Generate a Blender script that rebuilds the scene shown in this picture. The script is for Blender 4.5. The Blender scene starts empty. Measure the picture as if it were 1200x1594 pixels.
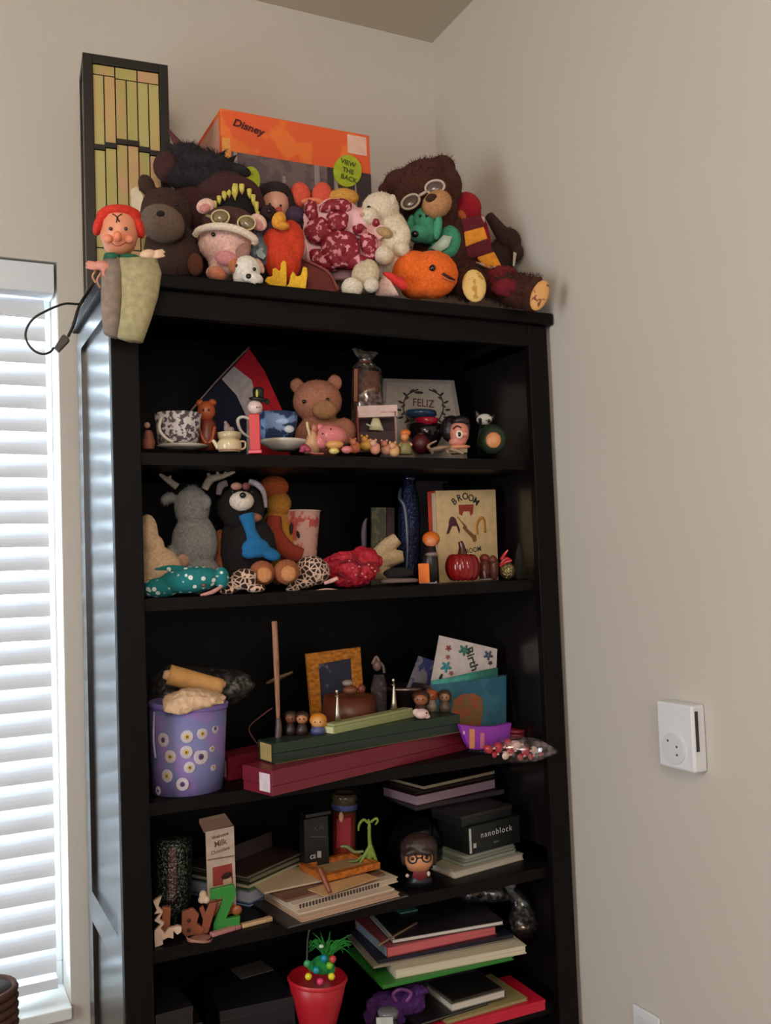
import bpy, math, random
import numpy as np
from mathutils import Vector, Matrix
random.seed(7)
SC = bpy.context.scene
# ------------------------------------------------------------------ camera
F, YAW, PITCH, ROLL, CZ = 1478.8, .4624, .0547, -.0376, 1.4567
_fw = Vector((math.sin(YAW)*math.cos(PITCH), math.cos(YAW)*math.cos(PITCH), math.sin(PITCH)))
_r0 = _fw.cross(Vector((0, 0, 1))).normalized(); _u0 = _r0.cross(_fw)
_r = math.cos(ROLL)*_r0 + math.sin(ROLL)*_u0
_u = -math.sin(ROLL)*_r0 + math.cos(ROLL)*_u0
EYE = Vector((0, 0, CZ))
cam = bpy.data.cameras.new('camera'); camo = bpy.data.objects.new('camera', cam)
SC.collection.objects.link(camo); SC.camera = camo
m = Matrix.Identity(4)
for i in range(3):
    m[i][0] = _r[i]; m[i][1] = _u[i]; m[i][2] = -_fw[i]; m[i][3] = EYE[i]
camo.matrix_world = m
cam.sensor_fit = 'VERTICAL'; cam.sensor_height = 36; cam.sensor_width = 27.1; cam.lens = F/1594*36
cam.clip_start = .02
# ------------------------------------------------------------------ light
SC.view_settings.view_transform = 'Standard'; SC.view_settings.look = 'None'
SC.view_settings.gamma = 1; SC.view_settings.exposure = 0.0; SC.view_settings.use_curve_mapping = False
w = bpy.data.worlds.new('sky'); SC.world = w; w.use_nodes = True
w.node_tree.nodes['Background'].inputs[0].default_value = (.85, .95, 1, 1)
w.node_tree.nodes['Background'].inputs[1].default_value = 1.6
def area(name, loc, target, sx, sy, power, col):
    l = bpy.data.lights.new(name, 'AREA'); l.shape = 'RECTANGLE'; l.size = sx; l.size_y = sy; l.energy = power; l.color = col
    o = bpy.data.objects.new(name, l); SC.collection.objects.link(o); o.location = loc
    o.rotation_euler = (Vector(target)-Vector(loc)).to_track_quat('-Z', 'Y').to_euler()
    return o
DW, XW, ZC = 2.0617, 1.2128, 2.7964
area('daylight_outside_window', (-.25, DW+.55, 1.5), (-.2, 0, 1.2), 1.3, 1.8, 120, (.74, .9, 1))
l = bpy.data.lights.new('overhead_light', 'POINT'); l.energy = 42; l.color = (1, .83, .62); l.shadow_soft_size = .22  # unseen warm overhead light, hung low to brighten ceiling and upper back wall
o = bpy.data.objects.new('overhead_light', l); SC.collection.objects.link(o); o.location = (-.35, -.35, 2.38)
area('fill_behind_camera', (-.6, -2.35, 1.75), (.6, 1.5, 1.9), 1.3, 1.1, 22, (.95, .95, 1))  # unseen fill added behind the camera; the wall there has no window
area('added_left_light', (-1.575, .75, 1.5), (1.2, 1.1, 1.5), .9, 1.2, 36, (.84, .93, 1))  # unseen side light added to brighten the right wall and cast shadows there

# ------------------------------------------------------------------ pixel rays -> points in the room
def ray(u, v): return _fw + _r*((u-600)/F) - _u*((v-797)/F)
def at(u, v, X=None, Y=None, Z=None):
    d = ray(u, v)
    t = Y/d.y if Y is not None else X/d.x if X is not None else (Z-CZ)/d.z
    return EYE + d*t
def proj(P):
    d = Vector(P)-EYE; z = d.dot(_fw)
    return 600+F*d.dot(_r)/z, 797-F*d.dot(_u)/z
# ------------------------------------------------------------------ materials
def lin(c): return tuple((x/255/12.92 if x/255 <= .04045 else ((x/255+.055)/1.055)**2.4) for x in c) + (1,)
_m = {}
def M(kind, c=(128, 128, 128), c2=None, p=None):
    key = (kind, c, c2, p)
    if key in _m: return _m[key]
    mt = bpy.data.materials.new(kind+'_%d_%d_%d' % c); mt.use_nodes = True; _m[key] = mt
    nt = mt.node_tree; N = nt.nodes; L = nt.links; b = N['Principled BSDF']
    def nd(t, **k):
        n = N.new(t)
        for a, v in k.items(): setattr(n, a, v)
        return n
    tc = nd('ShaderNodeTexCoord'); co = tc.outputs['Object']
    def noise(sc, det=2, rough=.5):
        n = nd('ShaderNodeTexNoise'); n.inputs['Scale'].default_value = sc; n.inputs['Detail'].default_value = det
        n.inputs['Roughness'].default_value = rough; L.new(co, n.inputs['Vector']); return n.outputs['Fac']
    def ramp(fac, stops, interp='LINEAR'):
        r = nd('ShaderNodeValToRGB'); r.color_ramp.interpolation = interp; e = r.color_ramp.elements
        while len(e) < len(stops): e.new(.5)
        for q, (pos, col) in zip(e, stops): q.position = pos; q.color = col
        L.new(fac, r.inputs[0]); return r.outputs[0]
    def bump(h, st, dist=.001):
        n = nd('ShaderNodeBump'); n.inputs['Strength'].default_value = st; n.inputs['Distance'].default_value = dist
        L.new(h, n.inputs['Height']); L.new(n.outputs[0], b.inputs['Normal'])
    C = lin(c); R = b.inputs['Roughness']; R.default_value = .7
    def shade(k): return tuple(min(1, x*k) for x in C[:3])+(1,)
    if kind in ('plain', 'gloss', 'metal', 'glass', 'plastic'):
        b.inputs['Base Color'].default_value = C
        if kind == 'plain': L.new(ramp(noise(60), [(.3, shade(.88)), (.7, shade(1.08))]), b.inputs['Base Color'])
        if kind == 'plastic': R.default_value = .4
        if kind == 'gloss': R.default_value = .14
        if kind == 'metal': b.inputs['Metallic'].default_value = 1; R.default_value = .35
        if kind == 'glass':
            b.inputs['Transmission Weight'].default_value = 1; R.default_value = .05; b.inputs['IOR'].default_value = 1.1 if p is None else p
    elif kind in ('plush', 'cloth'):
        R.default_value = .95
        b.inputs['Sheen Weight'].default_value = .35 if kind == 'plush' else .1
        b.inputs['Sheen Tint'].default_value = C
        L.new(ramp(noise(220 if kind == 'plush' else 90, 4), [(.3, shade(.78)), (.7, shade(1.15))]), b.inputs['Base Color'])
        bump(noise(700 if kind == 'plush' else 1200, 3), .5 if kind == 'plush' else .25, .0015)
    elif kind == 'two':        # blotches of a second colour, p = (scale, threshold)
        L.new(ramp(noise(p[0], 3), [(p[1]-.02, C), (p[1]+.02, lin(c2))]), b.inputs['Base Color']); R.default_value = .7
    elif kind == 'dots':       # printed round dots
        vo = nd('ShaderNodeTexVoronoi'); vo.inputs['Scale'].default_value = p[0]; L.new(co, vo.inputs['Vector'])
        L.new(ramp(vo.outputs['Distance'], [(p[1]-.03, lin(c2)), (p[1]+.03, C)]), b.inputs['Base Color'])
        R.default_value = .9; bump(noise(900), .2)
    elif kind == 'leopard':
        vo = nd('ShaderNodeTexVoronoi', feature='DISTANCE_TO_EDGE'); vo.inputs['Scale'].default_value = p[0]; L.new(co, vo.inputs['Vector'])
        L.new(ramp(vo.outputs['Distance'], [(p[1]-.03, lin(c2)), (p[1]+.04, C)]), b.inputs['Base Color']); R.default_value = .95
    elif kind == 'wood':       # dark stained wood, fine grain along one axis
        mp = nd('ShaderNodeMapping'); mp.inputs['Scale'].default_value = p or (60, 60, 6)
        L.new(co, mp.inputs[0]); n = nd('ShaderNodeTexNoise'); n.inputs['Scale'].default_value = 3; n.inputs['Detail'].default_value = 5
        L.new(mp.outputs[0], n.inputs['Vector'])
        L.new(ramp(n.outputs['Fac'], [(.35, shade(.65)), (.65, shade(1.35))]), b.inputs['Base Color'])
        R.default_value = .45; b.inputs['Specular IOR Level'].default_value = .15; bump(n.outputs['Fac'], .08)
    elif kind == 'wall':
        L.new(ramp(noise(1.2, 3), [(.3, shade(.96)), (.7, shade(1.03))]), b.inputs['Base Color'])
        R.default_value = .85; bump(noise(160, 4), .12, .0015)
    elif kind == 'pages':      # a block of paper edges
        mp = nd('ShaderNodeMapping'); mp.inputs['Scale'].default_value = (2, 2, 900); L.new(co, mp.inputs[0])
        n = nd('ShaderNodeTexNoise'); n.inputs['Scale'].default_value = 1; L.new(mp.outputs[0], n.inputs['Vector'])
        L.new(ramp(n.outputs['Fac'], [(.3, shade(.72)), (.6, shade(1.05))]), b.inputs['Base Color']); R.default_value = .9
    elif kind == 'film':       # thin clear wrap
        tr = nd('ShaderNodeBsdfTransparent'); gl = nd('ShaderNodeBsdfGlossy'); gl.inputs['Roughness'].default_value = .12
        df = nd('ShaderNodeBsdfDiffuse'); df.inputs[0].default_value = C
        mx = nd('ShaderNodeMixShader'); mx.inputs[0].default_value = .5; L.new(gl.outputs[0], mx.inputs[1]); L.new(df.outputs[0], mx.inputs[2])
        m2 = nd('ShaderNodeMixShader'); L.new(tr.outputs[0], m2.inputs[1]); L.new(mx.outputs[0], m2.inputs[2])
        r = ramp(noise(90, 4), [(.45, (.04,)*3+(1,)), (.72, (.5,)*3+(1,))]); L.new(r, m2.inputs[0])
        L.new(m2.outputs[0], N['Material Output'].inputs[0])
    elif kind == 'slat':
        df = nd('ShaderNodeBsdfDiffuse'); df.inputs[0].default_value = C
        tl = nd('ShaderNodeBsdfTranslucent'); tl.inputs[0].default_value = C
        mx = nd('ShaderNodeMixShader'); mx.inputs[0].default_value = .35 if p is None else p
        L.new(df.outputs[0], mx.inputs[1]); L.new(tl.outputs[0], mx.inputs[2]); L.new(mx.outputs[0], N['Material Output'].inputs[0])
    elif kind == 'glitter':
        L.new(ramp(noise(260, 2, .8), [(.5, C), (.62, lin(c2))]), b.inputs['Base Color'])
        b.inputs['Metallic'].default_value = .7; R.default_value = .3; bump(noise(300, 2), 1, .003)
    elif kind == 'stainglass':
        L.new(ramp(noise(14, 4), [(.35, C), (.65, lin(c2))]), b.inputs['Base Color']); R.default_value = .35
    return mt
# ------------------------------------------------------------------ objects
CO = SC.collection.objects
_T = {}
def link(name, verts, faces, mat, parent=None, O=Vector((0, 0, 0)), smooth=False):
    me = bpy.data.meshes.new(name)
    me.from_pydata([tuple(Vector(v)-O) for v in verts], [], faces); me.materials.append(mat)
    if smooth: me.polygons.foreach_set('use_smooth', [True]*len(me.polygons))
    o = bpy.data.objects.new(name, me); CO.link(o)
    if parent is not None: o.parent = parent
    else: o.location = O
    return o
def merge(gs):
    V, Fc = [], []
    for g in gs:
        n = len(V); V += list(g['v']); Fc += [tuple(i+n for i in f) for f in g['f']]
    return V, Fc
def wbox(x0, x1, y0, y1, z0, z1):
    V = [(x, y, z) for x in (x0, x1) for y in (y0, y1) for z in (z0, z1)]
    return dict(v=[Vector(p) for p in V], f=[(0, 1, 3, 2), (4, 6, 7, 5), (0, 4, 5, 1), (2, 3, 7, 6), (0, 2, 6, 4), (1, 5, 7, 3)])
def bevel(o, w, seg=2):
    b = o.modifiers.new('bevel', 'BEVEL'); b.width = w; b.segments = seg; b.limit_method = 'ANGLE'; return o
def struct(name, gs, mat, bv=None, smooth=False):
    V, Fc = merge(gs); o = link(name, V, Fc, mat, smooth=smooth); o['kind'] = 'structure'
    if bv: bevel(o, bv)
    return o
class Thing:
    """an Empty at the thing's base; geometry is sized in pixels of the photograph at the thing's own distance"""
    def __init__(s, name, label, cat, u, vb, Y, z=None, group=None, face=None):
        if z is None: P = at(u, vb, Y=Y); s.dv = 0
        else:
            v = vb if vb is not None else 700
            for _ in range(6): P = at(u, v, Y=Y); P = Vector((P.x, Y, z)); pu, v = proj(P)
            s.dv = v-vb if vb is not None else 0
        s.vb = vb if vb is not None else v; s.cl = z is not None
        s.O = P; e = bpy.data.objects.new(name, None); CO.link(e); e.empty_display_size = .02; e.location = P
        e['label'] = label; e['category'] = cat
        if group: e['group'] = group
        s.e = e
        if face is None: s.f = Vector((P.x, P.y, 0)).normalized()
        else: a = math.radians(face); s.f = Vector((-math.sin(a), math.cos(a), 0))   # face 0 = flat to the back wall
        s.r = s.f.cross(Vector((0, 0, 1))); s.up = Vector((0, 0, 1))
        s.s = (P-EYE).dot(_fw)/F
    def pt(s, u, v, d=0):
        dr = ray(u, v+s.dv); t = ((s.O-EYE).dot(s.f)+d*s.s)/dr.dot(s.f); return EYE+dr*t
    # primitives
    def E(s, u, v, rx, rz, d=0, ry=None, rot=0, yaw=0, n=16):
        c = s.pt(u, v, d); ry = rx*.9 if ry is None else ry; a = math.radians(rot); b = math.radians(yaw)
        X = s.r*math.cos(b)+s.f*math.sin(b); Yv = -s.r*math.sin(b)+s.f*math.cos(b); Z = s.up
        X, Z = X*math.cos(a)+Z*math.sin(a), -X*math.sin(a)+Z*math.cos(a)
        A = (X*rx*s.s, Yv*ry*s.s, Z*rz*s.s); V = [c+A[2]]; m = n//2; Fc = []
        for i in range(1, m):
            t = math.pi*i/m
            for j in range(n):
                p = 2*math.pi*j/n; V.append(c+A[0]*(math.sin(t)*math.cos(p))+A[1]*(math.sin(t)*math.sin(p))+A[2]*math.cos(t))
        V.append(c-A[2]); k = len(V)-1
        for j in range(n):
            j2 = (j+1) % n; Fc.append((0, 1+j, 1+j2)); Fc.append((k, k-n+j2, k-n+j))
            for i in range(m-2): a0 = 1+i*n; Fc.append((a0+j, a0+n+j, a0+n+j2, a0+j2))
        return dict(v=V, f=Fc, ell=(c, A))
    def T(s, pts, rad, n=8, cm=True, flat=1):
        P = [s.pt(*p) for p in pts]; Rr = rad if isinstance(rad, (list, tuple)) else [rad]*len(P)
        if cm and len(P) > 2:
            Q, S = [], []
            for i in range(len(P)-1):
                p0, p1, p2, p3 = P[max(i-1, 0)], P[i], P[i+1], P[min(i+2, len(P)-1)]
                for k in range(5):
                    t = k/5; Q.append(.5*((2*p1)+(p2-p0)*t+(2*p0-5*p1+4*p2-p3)*t*t+(3*p1-p0-3*p2+p3)*t**3)); S.append(Rr[i]*(1-t)+Rr[i+1]*t)
            P = Q+[P[-1]]; Rr = S+[Rr[-1]]
        V, Fc = [], []; up = s.f
        for i, (p, r) in enumerate(zip(P, Rr)):
            d = (P[min(i+1, len(P)-1)]-P[max(i-1, 0)]).normalized()
            a = d.cross(up)
            a = a.normalized() if a.length > 1e-4 else s.r; b = d.cross(a).normalized()
            for j in range(n): q = 2*math.pi*j/n; V.append(p+(a*math.cos(q)+b*math.sin(q)*flat)*r*s.s)
        for i in range(len(P)-1):
            for j in range(n): j2 = (j+1) % n; Fc.append((i*n+j, i*n+j2, i*n+n+j2, i*n+n+j))
        Fc.append(tuple(range(n))[::-1]); Fc.append(tuple(range(len(V)-n, len(V))))
        return dict(v=V, f=Fc, tube=(P, [r*s.s for r in Rr]))
    def S(s, poly, d=0, th=2):      # outline in the facing plane, given real thickness going back
        a = [s.pt(u, v, d) for u, v in poly]; b = [p+s.f*th*s.s for p in a]; n = len(a)
        return dict(v=a+b, f=[tuple(range(n)), tuple(range(2*n-1, n-1, -1))]+[(i, i+n, (i+1) % n+n, (i+1) % n) for i in range(n)])
    def R(s, u, v, w, h, d=0, th=2): return s.S([(u, v), (u, v+h), (u+w, v+h), (u+w, v)], d, th)
    def D(s, u, v, rx, rz=None, d=0, th=2, n=20, rot=0):
        rz = rx if rz is None else rz; a = math.radians(rot)
        return s.S([(u+rx*math.cos(t)*math.cos(a)+rz*math.sin(t)*math.sin(a), v-rx*math.cos(t)*math.sin(a)+rz*math.sin(t)*math.cos(a)) for t in [-2*math.pi*k/n for k in range(n)]], d, th)
    def Lo(s, rows, d=0, n=20, pw=1, cap=True):  # loft: rows of (uL, vL, uR, vR, ry[, dd]) elliptical sections
        V, Fc = [], []
        for q in rows:
            dd = d+(q[5] if len(q) > 5 else 0); a, b = s.pt(q[0], q[1], dd), s.pt(q[2], q[3], dd); c = (a+b)/2; h = (b-a)/2
            for j in range(n):
                t = 2*math.pi*j/n; cs, sn = math.cos(t), math.sin(t)
                cs = math.copysign(abs(cs)**pw, cs); sn = math.copysign(abs(sn)**pw, sn)
                V.append(c+h*cs+s.f*sn*q[4]*s.s)
        for i in range(len(rows)-1):
            for j in range(n): j2 = (j+1) % n; Fc.append((i*n+j, i*n+n+j, i*n+n+j2, i*n+j2))
        if cap: Fc.append(tuple(range(n))); Fc.append(tuple(range(len(V)-1, len(V)-n-1, -1)))
        return dict(v=V, f=Fc)
    def La(s, u, prof, d=0, n=28, cap=True, k=1):   # lathe: prof = (radius, v)
        return s.Lo([(u-r, v, u+r, v, r*k) for r, v in prof], d, n, 1, cap)
    def B(s, u0, v0, u1, v1, dep, d=0):            # box from its front rectangle (upright)
        a, b = s.pt(u0, v1, d), s.pt(u1, v1, d); c = s.pt((u0+u1)/2, v0, d); b.z = a.z; F4 = [a, b]
        bk = s.f*dep*s.s; V = [a, b, b+bk, a+bk]; hi = Vector((0, 0, c.z-a.z)); V += [p+hi for p in V]
        return dict(v=V, f=[(3, 2, 1, 0), (4, 5, 6, 7), (0, 1, 5, 4), (1, 2, 6, 5), (2, 3, 7, 6), (3, 0, 4, 7)])
    def text(s, txt, u, v, size, d=0, rot=0, sq=1, bold=0.0, shear=0):
        cu = bpy.data.curves.new('t', 'FONT'); cu.body = txt; cu.size = 1; cu.extrude = .01; cu.offset = bold; cu.align_x = 'CENTER'; cu.align_y = 'CENTER'; cu.resolution_u = 3; cu.shear = shear
        o = bpy.data.objects.new('t', cu); CO.link(o); me = o.to_mesh()
        vs = [x.co.copy() for x in me.vertices]; fs = [tuple(p.vertices) for p in me.polygons]; o.to_mesh_clear()
        bpy.data.objects.remove(o); bpy.data.curves.remove(cu)
        c = s.pt(u, v, d); a = math.radians(rot); X = s.r*math.cos(a)+s.up*math.sin(a); Z = -s.r*math.sin(a)+s.up*math.cos(a); k = size*s.s
        return dict(v=[c+X*p.x*k*sq+Z*p.y*k-s.f*p.z*k for p in vs], f=fs)
    # linking
    def part(s, name, mat, gs, smooth=True, vox=None, bv=None, wr=None, fuzz=None, parent=None, label=None, solid=None, stuff=False):
        gs = gs if isinstance(gs, list) else [gs]
        V, Fc = merge(gs); V = s.clamp(V); o = link(name, V, Fc, mat, parent or s.e, s.O, smooth)
        if label: o['label'] = label
        if stuff: o['kind'] = 'stuff'
        if vox:
            r = o.modifiers.new('remesh', 'REMESH'); r.mode = 'VOXEL'; r.voxel_size = vox*s.s; r.use_smooth_shade = True
            q = o.modifiers.new('smooth', 'SMOOTH'); q.iterations = 4; q.factor = .5
        if wr:
            tx = bpy.data.textures.new('wrinkle', 'CLOUDS'); tx.noise_scale = wr[1]*s.s; q = o.modifiers.new('wrinkle', 'DISPLACE'); q.texture = tx; q.strength = wr[0]*s.s; q.texture_coords = 'LOCAL'
        if bv: bevel(o, bv*s.s)
        if solid: q = o.modifiers.new('solid', 'SOLIDIFY'); q.thickness = solid*s.s
        if fuzz: s.fuzz(gs, fuzz, mat, o)
        return o
    def fuzz(s, gs, fz, mat, parent):
        n, ln = fz; V, Fc = [], []; bl = []
        for g in gs:
            if 'ell' in g: bl.append(('e',)+g['ell'])
            elif 'tube' in g: bl.append(('t',)+g['tube'])
        def inside(p, me):
            for i, b in enumerate(bl):
                if i == me: continue
                if b[0] == 'e':
                    q = p-b[1]; k = sum((q.dot(a)/a.length_squared)**2 for a in b[2])
                    if k < .92: return True
                else:
                    for c, r in zip(b[1][::2], b[2][::2]):
                        if (p-c).length < r*.95: return True
            return False
        ar = []
        for b in bl:
            if b[0] == 'e': l = sorted(a.length for a in b[2]); ar.append(4*l[1]*l[2])
            else: ar.append(sum((b[1][i+1]-b[1][i]).length*b[2][i]*2 for i in range(len(b[1])-1)))
        tot = sum(ar)
        for i, b in enumerate(bl):
            for _ in range(int(n*ar[i]/tot)):
                dv = Vector((random.gauss(0, 1), random.gauss(0, 1), random.gauss(0, 1))).normalized()
                if dv.dot(s.f) > .5: continue
                if b[0] == 'e':
                    A = b[2]; p = b[1]+sum((A[k]*(dv.dot(A[k].normalized())) for k in range(3)), Vector((0, 0, 0)))
                    nn = sum((A[k]*(dv.dot(A[k].normalized())/A[k].length_squared) for k in range(3)), Vector((0, 0, 0))).normalized()
                else:
                    j = random.randrange(len(b[1])-1); t = random.random(); c = b[1][j].lerp(b[1][j+1], t); ax = (b[1][j+1]-b[1][j]).normalized()
                    nn = (dv-ax*dv.dot(ax)).normalized(); p = c+nn*(b[2][j]*(1-t)+b[2][j+1]*t)
                if inside(p, i): continue
                tip = p+(nn+Vector((random.gauss(0, .45), random.gauss(0, .45), random.gauss(-.25, .4)))).normalized()*ln*s.s*random.uniform(.6, 1.2)
                sd = nn.cross(dv if abs(nn.dot(dv)) < .95 else s.up+nn*.1).normalized()
                sd = sd if sd.length > .1 else s.r
                k = len(V); V += [p+sd*.45*s.s-nn*.6*s.s, p-sd*.45*s.s-nn*.6*s.s, tip]; Fc.append((k, k+1, k+2))
        V = s.clamp(V); o = link('fur', V, Fc, mat, parent, s.O, False); o['kind'] = 'stuff'; return o
    def clamp(s, V):
        if not s.cl: return V
        out = []; top = s.O.z > 1.9; yf = 1.6016 if top else 1.6346; z0 = s.O.z
        for p in V:
            p = Vector(p)
            if p.z < z0 and p.y > yf-.004: p.z = z0
            if top: p.y = min(p.y, DW-.002); p.x = min(p.x, XW-.002)
            else:
                p.y = min(p.y, 1.9605)
                if p.y > 1.612: p.x = max(min(p.x, 1.1785), .3225)
            out.append(p)
        return out
    def eyes(s, pts, r=2, col=(12, 10, 10), d=0, name='eye', parent=None):
        for p in pts: s.part(name, M('gloss', col), s.E(p[0], p[1], r, r, d if len(p) < 3 else p[2], r*.7, n=10), parent=parent)
#==SETTING==
WALL = M('wall', (202, 195, 186)); WHITE = M('plastic', (226, 226, 222))
WL, WR, WB, WT = -.75, .277, .592, 2.117
YO = DW+.16
struct('wall_back', [wbox(-1.6, WL, DW, YO, 0, ZC), wbox(WR, XW+.1, DW, YO, 0, ZC), wbox(WL, WR, DW, YO, 0, WB), wbox(WL, WR, DW, YO, WT, ZC)], WALL)
struct('wall_right', [wbox(XW, XW+.1, -2.6, DW, 0, ZC)], WALL)
struct('wall_left', [wbox(-1.7, -1.6, -2.6, YO, 0, ZC)], WALL)
struct('wall_front', [wbox(-1.7, XW+.1, -2.7, -2.6, 0, ZC)], WALL)
struct('ceiling', [wbox(-1.7, XW+.1, -2.7, YO, ZC, ZC+.1)], M('wall', (188, 178, 160)))
struct('floor', [wbox(-1.7, XW+.1, -2.7, YO, -.1, 0)], M('cloth', (150, 132, 112)))
struct('baseboard_right', [wbox(XW-.012, XW, -2.6, DW-.012, 0, .09)], WHITE, .002)
struct('baseboard_back', [wbox(-1.6, XW-.012, DW-.012, DW, 0, .09)], WHITE, .002)
wn = struct('window_1', [wbox(WL, WR, YO-.05, YO-.01, z0, z1) for z0, z1 in ((WB, WB+.05), (WT-.05, WT))] +
            [wbox(x0, x1, YO-.05, YO-.01, WB+.05, WT-.05) for x0, x1 in ((WL, WL+.05), (WR-.05, WR))] + [wbox(WL+.05, WR-.05, YO-.05, YO-.02, 1.33, 1.37)], WHITE, .003)
def sub(name, gs, mat, par, bv=None, label=None, smooth=False):
    V, Fc = merge(gs); o = link(name, V, Fc, mat, par, smooth=smooth)
    if bv: bevel(o, bv)
    if label: o['label'] = label
    return o
sub('window_pane', [wbox(WL+.05, WR-.05, YO-.032, YO-.028, WB+.05, 1.33)], M('glass', (250, 252, 255)), wn)
sub('window_pane', [wbox(WL+.05, WR-.05, YO-.032, YO-.028, 1.37, WT-.05)], M('glass', (250, 252, 255)), wn)
sub('window_sill', [wbox(WL-.02, WR+.0, DW-.02, YO-.05, WB-.02, WB+.004)], WHITE, wn, .003)
w2 = struct('left_light_frame', [wbox(-1.6, -1.57, .25, .3, .85, 2.15), wbox(-1.6, -1.57, 1.2, 1.25, .85, 2.15), wbox(-1.6, -1.57, .3, 1.2, .85, .9), wbox(-1.6, -1.57, .3, 1.2, 2.1, 2.15)], WHITE, .003)  # made-up frame on the solid left wall, added around the left light
# blinds
SL = M('slat', (222, 226, 232), None, .04); e = bpy.data.objects.new('window_blinds', None); CO.link(e); e.location = (0, DW+.05, WT)
e['label'] = 'white horizontal slatted blinds hanging in the window left of the bookcase'; e['category'] = 'blinds'
def bl(name, x0, x1, y0, y1, z0, z1, mat=SL, bv=.001):
    V, Fc = merge([wbox(x0, x1, y0, y1, z0, z1)]); o = link(name, V, Fc, mat, e, e.location.copy()); 
    if bv: bevel(o, bv)
    return o
bl('headrail', WL+.006, WR-.006, DW+.004, DW+.075, WT-.065, WT-.004)
V = []; n = 6; a = math.radians(65)
for x in (WL+.012, WR-.022):
    for k in range(n+1):
        t = k/n-.5; q = .004*(1-4*t*t); 
        for th in (0, .0025): V.append(Vector((x, t*.05*math.cos(a)-(q+th)*math.sin(a), t*.05*math.sin(a)+(q+th)*math.cos(a)))) 
Fc = []; k2 = 2*(n+1)
for k in range(n):
    i = 2*k; Fc += [(i, i+2, i+2+k2, i+k2), (i+1, i+1+k2, i+3+k2, i+3), (i, i+1, i+3, i+2), (i+k2, i+2+k2, i+3+k2, i+1+k2)]
Fc += [(0, k2, k2+1, 1), (2*n, 2*n+1, 2*n+1+k2, 2*n+k2)]
me = None; zt = 2.025
for i in range(29):
    if me is None:
        o = link('slat', V, Fc, SL, e); me = o.data
    else: o = bpy.data.objects.new('slat', me); CO.link(o); o.parent = e
    o.location = Vector((0, DW+.045, zt-i*.0483))-e.location
bl('bottom_rail', WL+.012, WR-.022, DW+.02, DW+.07, .622, .642)
for x in (-.55, .12): bl('ladder_cord', x, x+.003, DW+.017, DW+.019, .64, WT-.06, WHITE, 0)
# ------------------------------------------------------------------ bookcase
X0, X1, Y0, Y1, ZT = .3008, 1.2008, 1.6156, 1.9756, 1.97
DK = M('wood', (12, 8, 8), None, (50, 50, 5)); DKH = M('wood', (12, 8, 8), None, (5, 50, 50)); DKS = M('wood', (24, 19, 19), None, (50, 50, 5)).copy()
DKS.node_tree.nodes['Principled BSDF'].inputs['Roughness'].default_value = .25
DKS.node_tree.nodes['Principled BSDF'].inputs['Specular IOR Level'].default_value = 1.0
bc = bpy.data.objects.new('bookcase', None); CO.link(bc)
bc['label'] = 'tall black-brown wooden bookcase crowded with toys and books in the corner'; bc['category'] = 'bookcase'
OP = 1.8994
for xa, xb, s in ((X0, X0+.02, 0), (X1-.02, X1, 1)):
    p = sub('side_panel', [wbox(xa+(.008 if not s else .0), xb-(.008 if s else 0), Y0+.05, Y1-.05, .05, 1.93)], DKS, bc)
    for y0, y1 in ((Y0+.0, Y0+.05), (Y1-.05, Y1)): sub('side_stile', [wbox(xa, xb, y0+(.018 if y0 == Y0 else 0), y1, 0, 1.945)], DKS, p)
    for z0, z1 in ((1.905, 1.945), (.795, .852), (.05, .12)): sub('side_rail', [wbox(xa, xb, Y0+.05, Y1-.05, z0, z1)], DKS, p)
for x0, x1 in ((X0, X0+.047), (X1-.047, X1)): sub('front_stile', [wbox(x0, x1, Y0, Y0+.018, 0, 1.945)], DK, bc, .002)
sub('front_rail', [wbox(X0+.047, X1-.047, Y0+.001, Y0+.018, OP, 1.945)], DKH, bc, .001, 'brown flecked rail under the crown')
sub('crown', [wbox(X0-.01, X1+.01, Y0-.014, Y1, 1.945, ZT)], DKH, bc, .004)
sub('back_panel', [wbox(X0+.02, X1-.02, Y1-.012, Y1-.004, .06, 1.944)], M('wood', (7, 6, 7), None, (50, 50, 5)), bc)
ZS = [1.6635, 1.4125, 1.0699, .828, .56]
for z in ZS+[.09]: sub('shelf', [wbox(X0+.021, X1-.021, Y0+.019, Y1-.013, z-.022, z)], DKH, bc, .001)
# ------------------------------------------------------------------ wall fittings on the right wall
def wallbox(name, lab, cat, y0, y1, z0, z1, dep):
    e = bpy.data.objects.new(name, None); CO.link(e); e['label'] = lab; e['category'] = cat; e.location = (XW, (y0+y1)/2, z0)
    return e
e = wallbox('plug_in_cover', 'white plastic box with round socket on the right wall', 'wall socket', 1.23, 1.325, 1.08, 1.197, .03)
def wsub(name, gs, mat, e, bv=None, smooth=False):
    V, Fc = merge(gs); o = link(name, V, Fc, mat, e, e.location.copy(), smooth)
    if bv: bevel(o, bv)
    return o
PW = M('plastic', (222, 224, 230))
wsub('housing', [wbox(XW-.03, XW-.0005, 1.235, 1.322, 1.082, 1.196)], PW, e, .004)
def disc(x, y, z, r, th, n=28):
    V = [Vector((x-k*th, y+r*math.cos(t), z+r*math.sin(t))) for k in (0, 1) for t in [2*math.pi*i/n for i in range(n)]]
    return dict(v=V, f=[tuple(range(n-1, -1, -1)), tuple(range(n, 2*n))]+[(i, (i+1) % n, (i+1) % n+n, i+n) for i in range(n)])
wsub('round_socket', [disc(XW-.0295, 1.281, 1.118, .027, .004)], M('plastic', (214, 216, 222)), e, .001)
for dy, dz in ((-.009, .004), (-.009, -.01), (.012, .012)): wsub('socket_hole', [disc(XW-.0332, 1.281+dy, 1.118+dz, .0022, .0008, 10)], M('plain', (70, 70, 72)), e)
wsub('side_slot', [wbox(XW-.024, XW-.018, 1.2335, 1.2352, 1.118, 1.186)], M('plain', (55, 52, 54)), e)
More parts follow.
